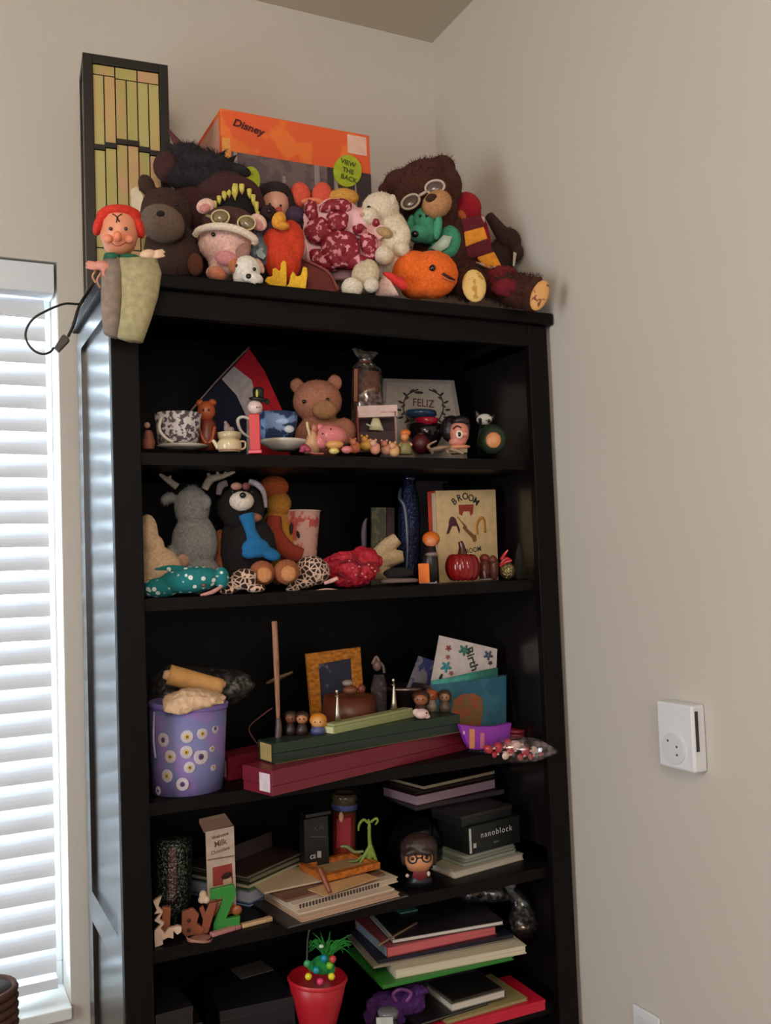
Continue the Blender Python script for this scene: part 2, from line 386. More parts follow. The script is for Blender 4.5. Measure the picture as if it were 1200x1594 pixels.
e = wallbox('outlet_plate', 'white outlet plate low on the right wall, only its top in view', 'outlet', 1.38, 1.455, .49, .607, .006)
wsub('plate', [wbox(XW-.007, XW-.0005, 1.385, 1.457, .494, .612)], PW, e, .003)
wsub('socket_face', [wbox(XW-.009, XW-.0065, 1.40, 1.442, .506, .598)], M('plastic', (214, 216, 220)), e, .002)
for yy in (1.413, 1.428): wsub('slot', [wbox(XW-.0095, XW-.0088, yy, yy+.003, .572, .584)], M('plain', (50, 48, 50)), e)
#==OBJECTS==
TOPZ = 1.9701
bl_ = (14, 12, 12)
# ================= things on top =================
t = Thing('stained_glass_lamp', 'tall square lamp with black lattice and yellow stained-glass panes, standing on the bookcase', 'lamp', 205, None, 1.85, TOPZ, face=-5); t.cl = False
BK = M('plastic', (26, 20, 20)); hx = 61; vt = 92
lo = t.pt(143, 300); s_ = t.s
w0, w1 = -.082, .082; H = at(190, 90, Y=1.85).z-TOPZ; fx = lambda a: t.O+t.r*a
def lbox(a0, a1, d0, d1, z0, z1):
    V = [t.O+t.r*a+t.f*d+Vector((0, 0, z)) for a in (a0, a1) for d in (d0, d1) for z in (z0, z1)]
    return dict(v=V, f=[(0, 1, 3, 2), (4, 6, 7, 5), (0, 4, 5, 1), (2, 3, 7, 6), (0, 2, 6, 4), (1, 5, 7, 3)])
DP = .105
fr = [lbox(-.082, -.064, 0, .018, .02, H), lbox(.064, .082, 0, .018, .02, H), lbox(-.082, -.064, DP-.018, DP, .02, H), lbox(.064, .082, DP-.018, DP, .02, H),
      lbox(-.064, .064, 0, .016, H-.018, H), lbox(-.064, .064, DP-.016, DP, H-.018, H), lbox(-.064, .064, 0, .016, .02, .05), lbox(-.082, -.066, .018, DP-.018, H-.018, H), lbox(.066, .082, .018, DP-.018, H-.018, H), lbox(-.082, -.066, .018, DP-.018, .02, .05)]
t.part('frame', BK, fr, False, bv=.8); t.part('base', BK, lbox(-.085, .085, -.003, DP+.003, 0, .02), False, bv=1)
t.part('side_shade', M('stainglass', (150, 140, 100), (120, 120, 80)), [lbox(-.078, -.074, .018, DP-.018, .05, H-.018)], False)
t.part('side_shade', M('stainglass', (150, 140, 100), (120, 120, 80)), [lbox(.074, .078, .018, DP-.018, .05, H-.018)], False)
t.part('back_shade', M('stainglass', (150, 140, 100), (120, 120, 80)), [lbox(-.064, .064, DP-.012, DP-.009, .05, H-.018)], False)
zt, zb = H-.018, .05; W6 = .128/6; g = .0012
GC = [(178, 160, 98), (186, 158, 102), (160, 156, 84), (176, 168, 108), (190, 146, 108)]
def pane(a0, a1, z0, z1, k): 
    c = GC[k % 5]; c2 = GC[(k+2) % 5]
    t.part('glass_pane', M('stainglass', c, c2), lbox(a0+g, a1-g, .004, .0075, z0+g, z1-g), False, bv=.3)
st = [0, .004, .010, .012, .008, .002]
for i in range(3): pane(-.064+2*i*W6, -.064+2*(i+1)*W6, zt-.021-(.003*(i > 0)), zt, i+2+(i == 1)*2)
band = [.150, .147, .138, .138, .150, .150]
for i in range(6):
    a = -.064+i*W6; zc = zt-(.166 if i < 1 else .160 if i < 2 else .150 if i < 4 else .160 if i < 5 else .165)
    pane(a, a+W6, zc+.004, zt-.021-(.003*(i > 1)), i*3+1)
    t.part('dark_pane', BK, lbox(a, a+W6, .001, .009, zc-.006, zc+.004), False)
    pane(a, a+W6, zb+.07, zc-.006, i*2+3+(i > 3))
    pane(a, a+W6, zb, zb+.07, i+1)
t.part('pane_backing', M('plain', (40, 34, 24)), lbox(-.064, .064, .0085, .0095, .05, H-.018), False)
c = t.part('cord', M('plastic', (22, 18, 18)), [t.T([(160, 408, 20), (146, 440, -30), (132, 463, -120), (124, 473, -150), (100, 473, -160), (72, 484, -165), (52, 496, -165), (41, 513, -165), (41, 530, -165), (52, 545, -165), (66, 551, -165), (78, 548, -162), (84, 541, -160)], 1.6, 7),
     t.T([(106, 524, -158), (114, 507, -155), (122, 480, -152), (134, 458, -140), (150, 432, -70), (156, 410, 10)], 2.1, 7)])
t.part('inline_switch', M('plastic', (40, 26, 22)), [t.S([(84, 541), (92, 548), (109, 530), (107, 526), (100, 520), (97, 521)], -164, 9)], False, bv=1.5)
t = Thing('toy_carton', 'large orange and grey printed carton standing against the wall behind the plush toys', 'carton', 460, None, 1.86, TOPZ, face=0)
u0, u1 = 343, 575; P1 = t.pt(343, 168); P2 = t.pt(575, 214); xa, xb = P1.x, P2.x; H = P1.z-t.O.z
def cb(a0, a1, y0, y1, z0, z1):
    return wbox(xa+(xb-xa)*a0, xa+(xb-xa)*a1, t.O.y+y0, t.O.y+y1, t.O.z+H*z0, t.O.z+H*z1)
OR = M('two', (232, 96, 48), (240, 120, 50), (9, .55)); GR = M('two', (116, 98, 98), (98, 82, 88), (20, .5))
cart = t.part('carton_body', OR, cb(0, 1, 0, .19, 0, 1), False, bv=1)
t.part('printed_window', GR, cb(.06, 1.0, -.0006, .0, 0, .80), False, label='grey printed picture of a room')
for a0, a1 in ((.10, .36), (.42, .62)): t.part('printed_doorway', M('plain', (60, 42, 52)), cb(a0+.02, a1, -.0012, -.0006, .05, .67), False)
t.part('printed_panel', M('plain', (60, 46, 52)), cb(.69, .998, -.0012, -.0006, 0, .80), False)
for a0, a1, z1 in ((.075, .095, .80), (.19, .197, .67), (.30, .305, .67), (.385, .405, .72), (.52, .53, .67), (.60, .635, .8), (.735, .76, .8), (.88, .89, .8)):
    t.part('printed_stripe', M('plain', (158, 142, 140)), cb(a0, a1, -.0018, -.0012, .0, z1), False)
for a0 in (.12, .23, .46, .55): t.part('printed_figure', M('plain', (120, 100, 112)), cb(a0, a0+.035, -.0018, -.0012, .25, .55), False)
t.part('printed_label', M('plain', (236, 190, 172)), cb(.84, .975, -.0012, -.0, .89, .985), False)
t.part('printed_edge', M('plain', (236, 160, 80)), cb(0.005, .055, -.0008, 0, .4, .86), False)
t.part('lettering', M('plain', (70, 24, 24)), t.text('Disney', 386, 198, 17, -1.5, -10, 1.05, .02, .25), False)
t.part('round_sticker', M('plain', (172, 186, 40)), t.D(541, 266, 22, 25, -3, 1.6), False)
for i, w_ in enumerate(['VIEW', 'THE', 'BACK']): t.part('lettering', M('plain', (70, 84, 24)), t.text(w_, 542+(i == 2)*1, 254+i*12, 11, -4, -10, 1, .02), False)
t.part('round_sticker', M('plain', (172, 186, 40)), t.D(390, 281, 15, 22, -3, 1.6), False)
t.part('side_print', M('plain', (150, 170, 60)), wbox(xa-.0008, xa, t.O.y+.04, t.O.y+.15, t.O.z+H*.5, t.O.z+H*.75), False)
t.part('side_print', M('plain', (205, 150, 130)), wbox(xa-.0008, xa, t.O.y+.015, t.O.y+.175, t.O.z+H*.8, t.O.z+H*.97), False)

t = Thing('monkey_plush', 'dark brown plush monkey with grey-brown muzzle slumped beside the glass lamp', 'plush toy', 262, None, 1.735, TOPZ)
g = M('plush', (56, 34, 26))
t.part('body', g, [t.E(268, 390, 44, 46, 5, 30), t.E(258, 335, 42, 44, 5, 28), t.E(228, 288, 13, 17, 0, rot=20), t.E(290, 400, 26, 32, -10)], vox=2.2, fuzz=(1500, 3))
t.part('muzzle', M('plush', (104, 86, 74)), t.E(253, 348, 35, 29, -38, 24, rot=-20), fuzz=(500, 2))
t.part('nose', M('plush', (30, 20, 18)), t.E(250, 334, 7, 6, -58)); t.eyes([(275, 318, -36)], 3)
t.part('foot', M('plush', (90, 52, 34)), t.E(304, 412, 12, 18, -36, 10), fuzz=(200, 2))
t.part('tag', M('plain', (204, 188, 160)), t.S([(203, 296), (205, 328), (216, 340), (224, 326), (222, 304), (212, 290)], -5, 3), False)
t = Thing('dragon_plush', 'black and maroon plush dragon head with open mouth and yellow teeth', 'plush toy', 335, None, 1.765, TOPZ)
g = M('plush', (62, 30, 30)); k = M('plush', (32, 28, 32))
b = t.part('body', g, [t.E(350, 300, 48, 32, 5), t.E(305, 325, 50, 40, 8, 26), t.E(335, 395, 60, 48, 10, 28), t.E(262, 260, 24, 25, 0, 18), t.T([(330, 320, -8), (345, 296, -18), (368, 285, -24), (392, 294, -18), (404, 325, -8)], [12, 11, 11, 11, 12])], vox=2.4, fuzz=(1200, 4))
t.part('mane', k, [t.E(322, 258, 50, 20, -4, 30, rot=-8), t.E(325, 282, 62, 20, 0, 30, rot=-10), t.E(280, 275, 22, 20, -4, 18), t.E(290, 240, 30, 16, 0, 20), t.E(370, 265, 22, 10, -10, 12, rot=-15), t.T([(300, 250, -8), (292, 222, -8)], [7, 1]), t.T([(318, 245, -6), (308, 232, -6), (297, 221, -6)], [8, 5, 1]), t.T([(340, 248), (352, 232)], [7, 1]), t.T([(330, 246, -4), (322, 226, -4)], [6, 1]), t.T([(282, 246, -6), (268, 232, -6), (262, 220, -6)], [8, 5, 1]), t.T([(356, 252, -6), (370, 240, -6)], [6, 1]), t.T([(300, 262, -14), (290, 246, -16)], [7, 1]), t.T([(322, 262, -18), (316, 244, -20)], [7, 1]), t.T([(345, 264, -18), (348, 248, -20)], [6, 1])], vox=2.2, fuzz=(4000, 9))
t.part('horn', M('plush', (92, 48, 48)), t.T([(262, 202), (276, 222), (298, 248)], [1.5, 6, 10], flat=.5), fuzz=(100, 2))
t.part('mouth_lining', M('cloth', (14, 8, 8)), t.E(368, 326, 30, 26, -16, 12))
for u, v, l, w_ in ((334, 316, 12, 4), (341, 308, 11, 4), (349, 301, 12, 4.5), (356, 296, 12, 4.5), (365, 290, 22, 6.5), (376, 290, 13, 5), (388, 297, 13, 4), (394, 306, 16, 4), (399, 317, 18, 4), (401, 332, 12, 3.5)):
    t.part('tooth', M('plush', (214, 198, 96)), t.T([(u, v-2, -30), (u+.3, v+l*.5, -31), (u+1, v+l, -28)], [w_, w_*.75, .4], cm=False), smooth=True)
t = Thing('puppet', 'red-haired hand puppet in a taupe gown hanging over the left end of the crown', 'puppet', 198, 440, Y0-.024)
hd = t.part('head', M('plastic', (220, 142, 108)), [t.Lo([(172, 398, 198, 398, 12), (162, 386, 210, 386, 22), (155, 366, 216, 366, 29), (157, 346, 214, 346, 30), (165, 332, 206, 332, 24), (178, 326, 195, 326, 10)], -2)], bv=None)
t.part('nose', M('plastic', (228, 134, 102)), t.E(183, 368, 6.5, 8, -33, 9), parent=hd)
t.part('cheek', M('plastic', (226, 138, 108)), t.E(168, 372, 8, 7, -23, 7), parent=hd); t.part('cheek', M('plastic', (226, 138, 108)), t.E(200, 372, 8, 7, -23, 7), parent=hd)
t.part('hair', M('plush', (206, 50, 34)), [t.E(187, 334, 33, 12, -5, 30), t.E(154, 350, 8, 18, -6, 16, rot=-20), t.E(215, 352, 9, 20, -4, 18, rot=18), t.E(162, 336, 12, 9, -14, 12), t.E(205, 337, 12, 9, -14, 12), t.E(187, 352, 31, 26, 22, 14)], vox=1.8)
for a in ([(175, 333, -30), (182, 338, -32), (181, 346, -34)], [(190, 333, -32), (183, 338, -32), (186, 345, -34)]): t.part('eyebrow', M('plain', (28, 18, 18)), t.T(a, .9, 6), parent=hd)
t.eyes([(172, 356, -30), (196, 356, -30)], 3, (60, 46, 40), parent=hd)
t.part('mouth', M('plain', (160, 60, 50)), t.T([(172, 377, -28), (183, 383, -31), (197, 377, -27)], .9, 6), parent=hd)
t.part('collar', M('cloth', (34, 96, 70)), [t.Lo([(162, 396, 184, 396, 10), (160, 404, 186, 406, 13)], -16), t.Lo([(184, 398, 214, 398, 10), (184, 405, 220, 402, 12)], -10)])
t.part('gown', M('cloth', (136, 120, 108)), t.Lo([(160, 404, 192, 404, 12), (157, 430, 192, 430, 15), (157, 470, 190, 470, 15), (159, 500, 188, 500, 14), (161, 519, 184, 527, 12)], -14), solid=0)
t.part('gown_panel', M('cloth', (164, 154, 116)), t.Lo([(184, 404, 244, 404, 13), (186, 425, 252, 425, 17), (188, 460, 246, 462, 16), (186, 495, 236, 498, 15), (181, 525, 223, 534, 13)], -17), wr=(5, 20), label='pale khaki front of the gown')
def hand(u, v, dr, col, nm='hand'):
    gs = [t.E(u, v, 13, 8, -22, 7, rot=dr*12)]
    for k in range(4): gs.append(t.T([(u+dr*8, v-3+k*2.4, -22), (u+dr*16, v-5+k*3.0, -24), (u+dr*(24+(k % 2)*3), v-7+k*3.0, -22)], [3, 2.6, 1.8]))
    gs.append(t.T([(u-dr*3, v+4, -24), (u-dr*1, v+11, -26), (u-dr*4, v+17, -24)], [3, 2.6, 1.8])); t.part(nm, M('plastic', col), gs, vox=1.1)
hand(230, 396, 1, (214, 178, 150)); hand(160, 414, -1, (204, 134, 116))
t.part('sleeve', M('cloth', (150, 138, 112)), t.T([(240, 412, -16), (228, 398, -18)], [9, 8])); t.part('sleeve', M('cloth', (130, 112, 100)), t.T([(168, 424, -14), (158, 412, -18)], [9, 8]))
t.part('gown_back', M('cloth', (140, 130, 104)), t.Lo([(172, 402, 228, 402, 10), (166, 424, 234, 424, 14), (164, 441, 236, 446, 16)], 20))
t.part('fringe', M('cloth', (190, 140, 110)), [t.T([(150, 420, -16), (144, 430, -18), (149, 440, -16)], 1.6), t.T([(158, 424, -16), (151, 436, -20), (156, 448, -16)], 1.6)])

t = Thing('pig_plush', 'pale pink plush pig with a white hood brim and round goggles on its brow', 'plush toy', 352, None, 1.665, TOPZ)
g = M('plush', (230, 188, 176))
t.part('body', g, [t.E(350, 380, 42, 34, 10, 34), t.E(362, 408, 24, 22, -6, 24), t.E(340, 425, 20, 13, 4), t.E(352, 402, 30, 36, 16)], vox=2, fuzz=(900, 2))
t.part('snout', M('plush', (206, 136, 140)), t.E(352, 402, 18, 12, -27, 9, rot=-12))
t.part('hood', M('plush', (74, 42, 40)), [t.E(355, 345, 42, 22, 8, 32)], vox=2)
t.part('hood_brim', M('plush', (226, 208, 190)), t.T([(304, 366, -10), (312, 357, -22), (340, 352, -34), (372, 358, -34), (396, 372, -22), (394, 380, -16)], [5, 5.5, 6, 6, 6, 4]), fuzz=(400, 2))
for u, v, a in ((343, 338, 10), (384, 347, -30)):
    gg = t.part('goggle_lens', M('gloss', (120, 104, 74)), t.E(u, v, 12, 9, -26, 4, rot=a)); t.part('goggle_rim', M('plastic', (190, 172, 128)), t.T([(u+14*math.cos(q), v+11*math.sin(q), -27) for q in [k*math.pi/5 for k in range(11)]], 1.6, 6), parent=gg)
t.part('goggle_strap', M('cloth', (170, 150, 110)), t.T([(330, 338, -22), (322, 336, -12)], 2.5))
for u, v, a, dd in ((320, 321, 25, -8), (402, 346, -50, -14)):
    ea = t.part('ear', g, t.E(u, v, 15, 12, dd, 7, rot=a)); t.part('inner_ear', M('plush', (206, 140, 138)), t.E(u-1, v+3, 9, 7, dd-5, 4, rot=a), parent=ea)
t.eyes([(332, 365, -24)], 3.4); t.part('trotter', M('plush', (206, 130, 100)), t.E(338, 427, 15, 11, -14, 14, rot=-25), fuzz=(200, 2))
t = Thing('puppy_plush', 'small white plush puppy head with black nose resting on the crown edge', 'plush toy', 388, None, 1.625, TOPZ)
g = M('plush', (226, 218, 208))
t.part('body', g, [t.E(384, 420, 22, 22, 0), t.E(394, 434, 16, 10, -18, 14, rot=-10), t.E(376, 432, 14, 12, 2)], vox=1.6, fuzz=(600, 2))
t.part('ear', M('plush', (150, 110, 100)), t.E(378, 392, 11, 15, -2, 6, rot=-30)); t.part('ear', M('plush', (208, 160, 140)), t.E(404, 414, 6, 13, 4, 5, rot=25)); t.part('eye_patch', M('plush', (178, 110, 70)), t.E(364, 413, 9, 12, -6, 7))
t.part('nose', M('gloss', bl_), t.E(387, 430, 4.5, 4, -30, 3)); t.eyes([(369, 414, -13), (396, 419, -22)], 3)
t = Thing('satin_pillow', 'tiny slate-blue satin pillow with a silver motif beside the white puppy', 'pillow', 408, None, 1.665, TOPZ)
t.part('cushion', M('gloss', (82, 96, 104)), t.Lo([(388, 372, 402, 360, 2), (386, 388, 420, 376, 9), (392, 402, 430, 394, 9), (408, 414, 428, 408, 2)], -6), vox=1.2)
t.part('motif', M('plain', (150, 166, 168)), t.S([(398, 392), (402, 400), (410, 404), (414, 398), (408, 392), (410, 386), (404, 386)], -17, 2), False)
t = Thing('moose_plush', 'red-orange plush bird with dark eyes and yellow webbed feet on the crown edge', 'plush toy', 442, None, 1.64, TOPZ)
t.part('body', M('plush', (196, 56, 26)), [t.E(440, 400, 30, 46, 10), t.E(452, 372, 22, 30, 6), t.E(428, 375, 20, 20, 4), t.E(462, 388, 12, 24, 0, rot=-10)], vox=2, fuzz=(900, 2))
t.part('beak', M('plush', (216, 148, 50)), [t.E(434, 343, 11, 14, -16, 12, rot=-25), t.E(440, 352, 11, 6, -24, 9)], vox=1.5); t.part('mask', M('plush', (40, 14, 16)), t.E(418, 330, 12, 11, -14, 8)); t.eyes([(419, 328, -22)], 4)
for ps in ([(412, 437), (416, 441), (428, 447), (438, 451), (446, 444), (446, 408), (441, 404), (437, 410), (436, 424), (430, 416), (424, 418), (424, 430), (416, 430)], [(444, 448), (454, 456), (470, 460), (476, 455), (479, 426), (478, 416), (472, 414), (468, 428), (462, 430), (456, 421), (452, 428), (450, 440)]):
    t.part('foot', M('plush', (224, 174, 44)), t.S(ps, -16, 13), True, vox=1.5)
t = Thing('doll', 'dark-haired doll with pale face and purple top behind the orange plush', 'doll', 428, None, 1.76, TOPZ)
t.part('body', M('cloth', (70, 50, 74)), [t.E(434, 385, 28, 48, 8, 20), t.E(458, 335, 18, 14, -4, 14)], vox=2)
t.part('head', M('plastic', (206, 148, 128)), t.E(429, 318, 21, 24, -8, 20)); t.part('hair', M('plush', (40, 26, 26)), [t.E(428, 300, 26, 16, -2, 24), t.E(405, 315, 9, 26, -2), t.E(450, 318, 9, 24, -2), t.E(430, 312, 26, 28, 8, 18)], vox=1.8, fuzz=(400, 4)); t.eyes([(420, 318, -28), (437, 320, -28)], 2)
t.part('cheek_patch', M('plain', (176, 70, 56)), t.E(434, 326, 5, 4, -27, 3))
t = Thing('lamb_plush', 'pink plush wrapped in cloth printed with red hearts, coral ears up', 'plush toy', 520, None, 1.72, TOPZ)
HT = M('two', (136, 22, 42), (222, 150, 158), (85, .57)); PK = M('two', (228, 172, 174), (232, 182, 184), (30, .5))
t.part('body', PK, [t.E(520, 350, 50, 42, 6, 34), t.E(500, 385, 42, 38, 10, 24), t.E(535, 400, 44, 40, 10, 26), t.E(560, 350, 32, 26, 2), t.E(575, 385, 22, 30, 0)], vox=2.3)
for u, v, rx, rz, a, dd in ((498, 360, 24, 20, 10, -22), (525, 345, 18, 16, 0, -30), (530, 388, 32, 30, -20, -26), (505, 405, 26, 14, -30, -18), (560, 358, 11, 7, -15, -28), (575, 383, 14, 22, 10, -22), (522, 322, 26, 11, 8, -24), (486, 330, 10, 22, 15, -16), (552, 408, 24, 13, 0, -22), (583, 346, 6, 9, 40, -16)):
    t.part('heart_print', HT, t.E(u, v, rx, rz, dd, 13, rot=a, n=24), wr=(9, 14))
t.part('cloth_flap', PK, [t.S([(470, 330), (480, 420), (500, 440), (520, 420), (498, 380), (486, 340)], -14, 4)], True, vox=1.4, wr=(5, 10)); t.part('cloth_flap', PK, [t.S([(545, 338), (598, 350), (600, 366), (585, 376), (560, 372), (545, 366)], -20, 5)], True, vox=1.4, wr=(5, 10))
for u, a in ((468, 12), (501, -10)): t.part('ear', M('plush', (214, 84, 64)), t.E(u, 303, 16, 20, -2, 10, rot=a), fuzz=(160, 2))
t.part('brow', M('plush', (226, 128, 92)), t.E(486, 314, 18, 6, -12, 8)); t.part('topknot', M('plush', (206, 150, 66)), t.E(534, 308, 25, 14, 0, 16), fuzz=(300, 3))
for k in range(16):
    a = k*2.4; r = 4+k*1.6; t.part('fold', M('cloth', (216, 140, 150) if k % 3 else (128, 22, 42)), t.E(532+r*math.cos(a), 390+r*math.sin(a), 8-(k % 2)*2, 4, -38+r*.5, 5, rot=-math.degrees(a)+60))
t = Thing('rose_cushion', 'flat dusty rose cushion lying under the hearts plush', 'cushion', 490, None, 1.665, TOPZ)
t.part('cover', M('cloth', (116, 52, 50)), [t.S([(452, 412), (450, 452), (524, 462), (530, 448), (512, 424), (484, 408), (464, 400)], -3, 26)], True, vox=2)
t.part('piping', M('cloth', (140, 74, 68)), t.T([(464, 401, -5), (486, 410, -5), (512, 425, -5), (526, 452, -5)], 2.2))
t = Thing('kitten_plush', 'small cream plush sitting with two round white feet over the crown edge', 'plush toy', 564, None, 1.64, TOPZ)
g = M('plush', (206, 186, 156)); t.part('body', g, [t.E(568, 432, 22, 26, 6), t.E(575, 425, 16, 22, -4)], vox=1.8, fuzz=(400, 2))
for u, v, r in ((548, 448, 17), (578, 444, 12)): t.part('foot', M('plush', (220, 208, 190)), t.E(u, v, r, r*.95, -16, 11), fuzz=(200, 1.6))
t = Thing('lamb_white_plush', 'white plush lamb with drooping snout seated between hearts plush and goggled bear', 'plush toy', 606, None, 1.68, TOPZ)
g = M('plush', (222, 206, 182))
t.part('body', g, [t.E(592, 325, 30, 25, -6, 28), t.E(575, 338, 16, 15, -22, 18), t.E(608, 365, 30, 38, 6), t.E(600, 402, 32, 34, 12), t.E(625, 372, 14, 24, -8, rot=-15), t.E(624, 388, 14, 12, -14)], vox=2, fuzz=(2200, 2.6))
t.part('foot', g, t.E(598, 398, 15, 15, -28, 16), fuzz=(300, 2)); t.part('ear', g, t.E(608, 316, 8, 14, -20, 8, rot=-20)); t.eyes([(574, 323, -33)], 3.2)
t.part('chest_patch', M('plush', (176, 146, 104)), t.E(598, 362, 14, 8, -22, 10, rot=-20)); t.part('nose', M('plush', (206, 150, 130)), t.E(564, 334, 4, 3, -36, 3))  # chest patch in a browner tone than the coat
t = Thing('bear_plush', 'big shaggy brown teddy bear with silver goggles and gold foot pads', 'teddy bear', 690, None, 1.72, TOPZ)
g = M('plush', (70, 32, 20)); 
t.part('body', g, [t.E(660, 305, 50, 50, 6, 40), t.E(655, 280, 46, 30, 8, 34, rot=18), t.E(688, 262, 22, 21, 6, 16), t.E(700, 290, 20, 30, 6, 20), t.E(622, 285, 26, 22, 8, 20), t.E(600, 296, 13, 11, 12, 12), t.E(700, 400, 62, 62, 24, 40), t.E(680, 330, 34, 40, 4)], vox=3, fuzz=(7000, 7))
t.part('leg', g, [t.T([(715, 425, -8), (735, 445, -44)], [28, 27])], fuzz=(1500, 6)); t.part('leg', g, [t.T([(760, 435, 0), (800, 452, -20), (834, 458, -38)], [26, 26, 28])], fuzz=(2500, 7))
t.part('foot_pad', M('two', (222, 184, 112), (190, 138, 52), (50, .56)), t.E(738, 445, 18, 25, -70, 6, rot=5)); t.part('foot_pad', M('two', (214, 158, 96), (120, 70, 40), (70, .6)), t.E(840, 460, 13, 24, -66, 6, rot=-22))
t.part('muzzle', M('plush', (186, 136, 90)), [t.E(680, 318, 24, 20, -40, 22, rot=25)], fuzz=(500, 2.5)); t.part('nose', M('plush', (62, 30, 24)), t.E(671, 308, 9, 6, -60, 5, rot=15))
for u, v, a in ((639, 314, 30), (677, 291, 12)):
    gg = t.part('goggle_lens', M('gloss', (92, 74, 68)), t.E(u, v, 14, 9, -42, 3, rot=a)); t.part('goggle_rim', M('plastic', (188, 172, 156)), t.T([(u+15*math.cos(q)*math.cos(math.radians(a))+10*math.sin(q)*math.sin(math.radians(a)), v-15*math.cos(q)*math.sin(math.radians(a))+10*math.sin(q)*math.cos(math.radians(a)), -44) for q in [k*math.pi/6 for k in range(13)]], 2, 6), parent=gg)
t.part('goggle_bridge', M('plastic', (188, 172, 156)), t.T([(652, 305, -45), (664, 298, -46)], 2.5, 6))
t.part('robe', M('cloth', (110, 18, 30)), [t.E(778, 436, 32, 22, -12, 22), t.E(790, 448, 26, 14, -38, 14)], vox=2, wr=(7, 12))
t = Thing('parrot_plush', 'round red plush bird head with orange beak peeking out right of the bear', 'plush toy', 728, None, 1.765, TOPZ)
t.part('body', M('plush', (168, 24, 42)), [t.E(724, 325, 26, 26, 0), t.E(744, 390, 22, 62, 10, 14)], vox=2.2, fuzz=(600, 2.5)); t.part('beak', M('plush', (196, 96, 44)), t.E(716, 340, 10, 13, -24, 8)); t.part('cuff', M('plush', (226, 180, 176)), t.E(746, 343, 9, 7, -30, 7))
t = Thing('striped_scarf', 'maroon and gold striped knitted scarf folded beside the red bird', 'scarf', 760, None, 1.652, TOPZ)
fo = [(722, 350), (728, 360), (762, 350), (755, 338)]
def sl(name, col, v0, v1, a0, a1, b0, b1, th=10): t.part(name, M('cloth', col), t.S([(a0, v0[0]), (b0, v1[0]), (b1, v1[1]), (a1, v0[1])], -6, th), True, bv=2)
for c, (pa, pb, pc, pd) in (((92, 14, 26), ((718, 340), (722, 362), (756, 352), (748, 334))), ((214, 132, 34), ((722, 360), (725, 384), (759, 371), (753, 352))), ((84, 12, 26), ((725, 383), (728, 404), (768, 392), (758, 371))), ((214, 132, 34), ((742, 400), (756, 417), (782, 416), (769, 391))), ((204, 160, 150), ((728, 404), (742, 410), (778, 424), (781, 416)))):
    t.part('stripe', M('cloth', c), t.S([pa, pb, pc, pd], -6, 10), True, bv=2)
t = Thing('dog_teal_plush', 'teal plush dog with long ears sitting on the orange round plush', 'plush toy', 680, None, 1.70, TOPZ)
g = M('plush', (72, 158, 124))
t.part('body', g, [t.E(700, 378, 20, 28, 18, 18), t.E(662, 342, 20, 20, 0), t.E(652, 364, 18, 14, -14, 18), t.E(664, 362, 20, 18, -2), t.E(690, 392, 26, 16, 18)], vox=1.8, fuzz=(700, 1.6))
t.part('ear', g, t.E(681, 354, 7, 20, -16, 7, rot=-10)); t.part('ear', g, t.E(640, 346, 6, 12, 2, 7, rot=-10)); t.part('collar_tag', M('gloss', (190, 204, 186)), t.S([(670, 386), (690, 366), (704, 368), (698, 384), (684, 392)], -10, 4)); t.part('nose', M('gloss', bl_), t.E(646, 364, 6, 5, -30, 4)); t.eyes([(654, 336, -18), (664, 336, -19)], 2.4)
t = Thing('pumpkin_plush', 'round bright orange plush with black eye and open smile on the crown', 'plush toy', 660, None, 1.64, TOPZ)
g = M('plush', (232, 104, 30))
t.part('body', g, [t.E(672, 428, 42, 38, 4, 32), t.E(644, 424, 36, 34, 8, 28), t.E(650, 452, 26, 13, 0)], vox=2, fuzz=(900, 1.6))
t.part('eye', M('gloss', bl_), t.E(673, 417, 5, 5, -29, 3)); t.part('mouth', M('plain', (70, 20, 14)), t.T([(689, 426, -27), (698, 431, -22), (708, 436, -12)], [2, 2.4, 1.2], 6)); t.part('lip', M('plush', (214, 120, 90)), t.T([(688, 429, -26), (697, 435, -22), (706, 438, -12)], 1.2, 6))
t = Thing('felt_hat', 'small red and white plush cone lying left of the orange plush', 'plush toy', 606, None, 1.635, TOPZ)
t.part('white_cone', M('plush', (224, 190, 180)), t.Lo([(584, 458, 586, 461, 2), (590, 440, 610, 462, 10), (598, 424, 622, 462, 12)], -3), vox=1.5); t.part('red_cone', M('plush', (214, 48, 44)), t.Lo([(594, 424, 606, 438, 6), (604, 423, 626, 452, 12), (630, 434, 634, 452, 8)], -10), vox=1.5)
t = Thing('reindeer_plush', 'dark brown plush leg and hoof leaning against the right wall behind the scarf', 'plush toy', 790, None, 1.725, TOPZ)
g = M('plush', (54, 34, 26)); t.part('body', g, [t.T([(760, 334), (776, 356), (792, 378)], [7, 11, 14]), t.E(795, 372, 15, 20, 0, 12, rot=30), t.E(805, 392, 10, 14, -8, 10), t.E(780, 400, 24, 30, 10, 14)], vox=2, fuzz=(900, 3)); t.part('ribbon', M('gloss', (170, 160, 150)), t.S([(799, 392), (798, 414), (801, 414), (804, 394)], -24, 2), False)
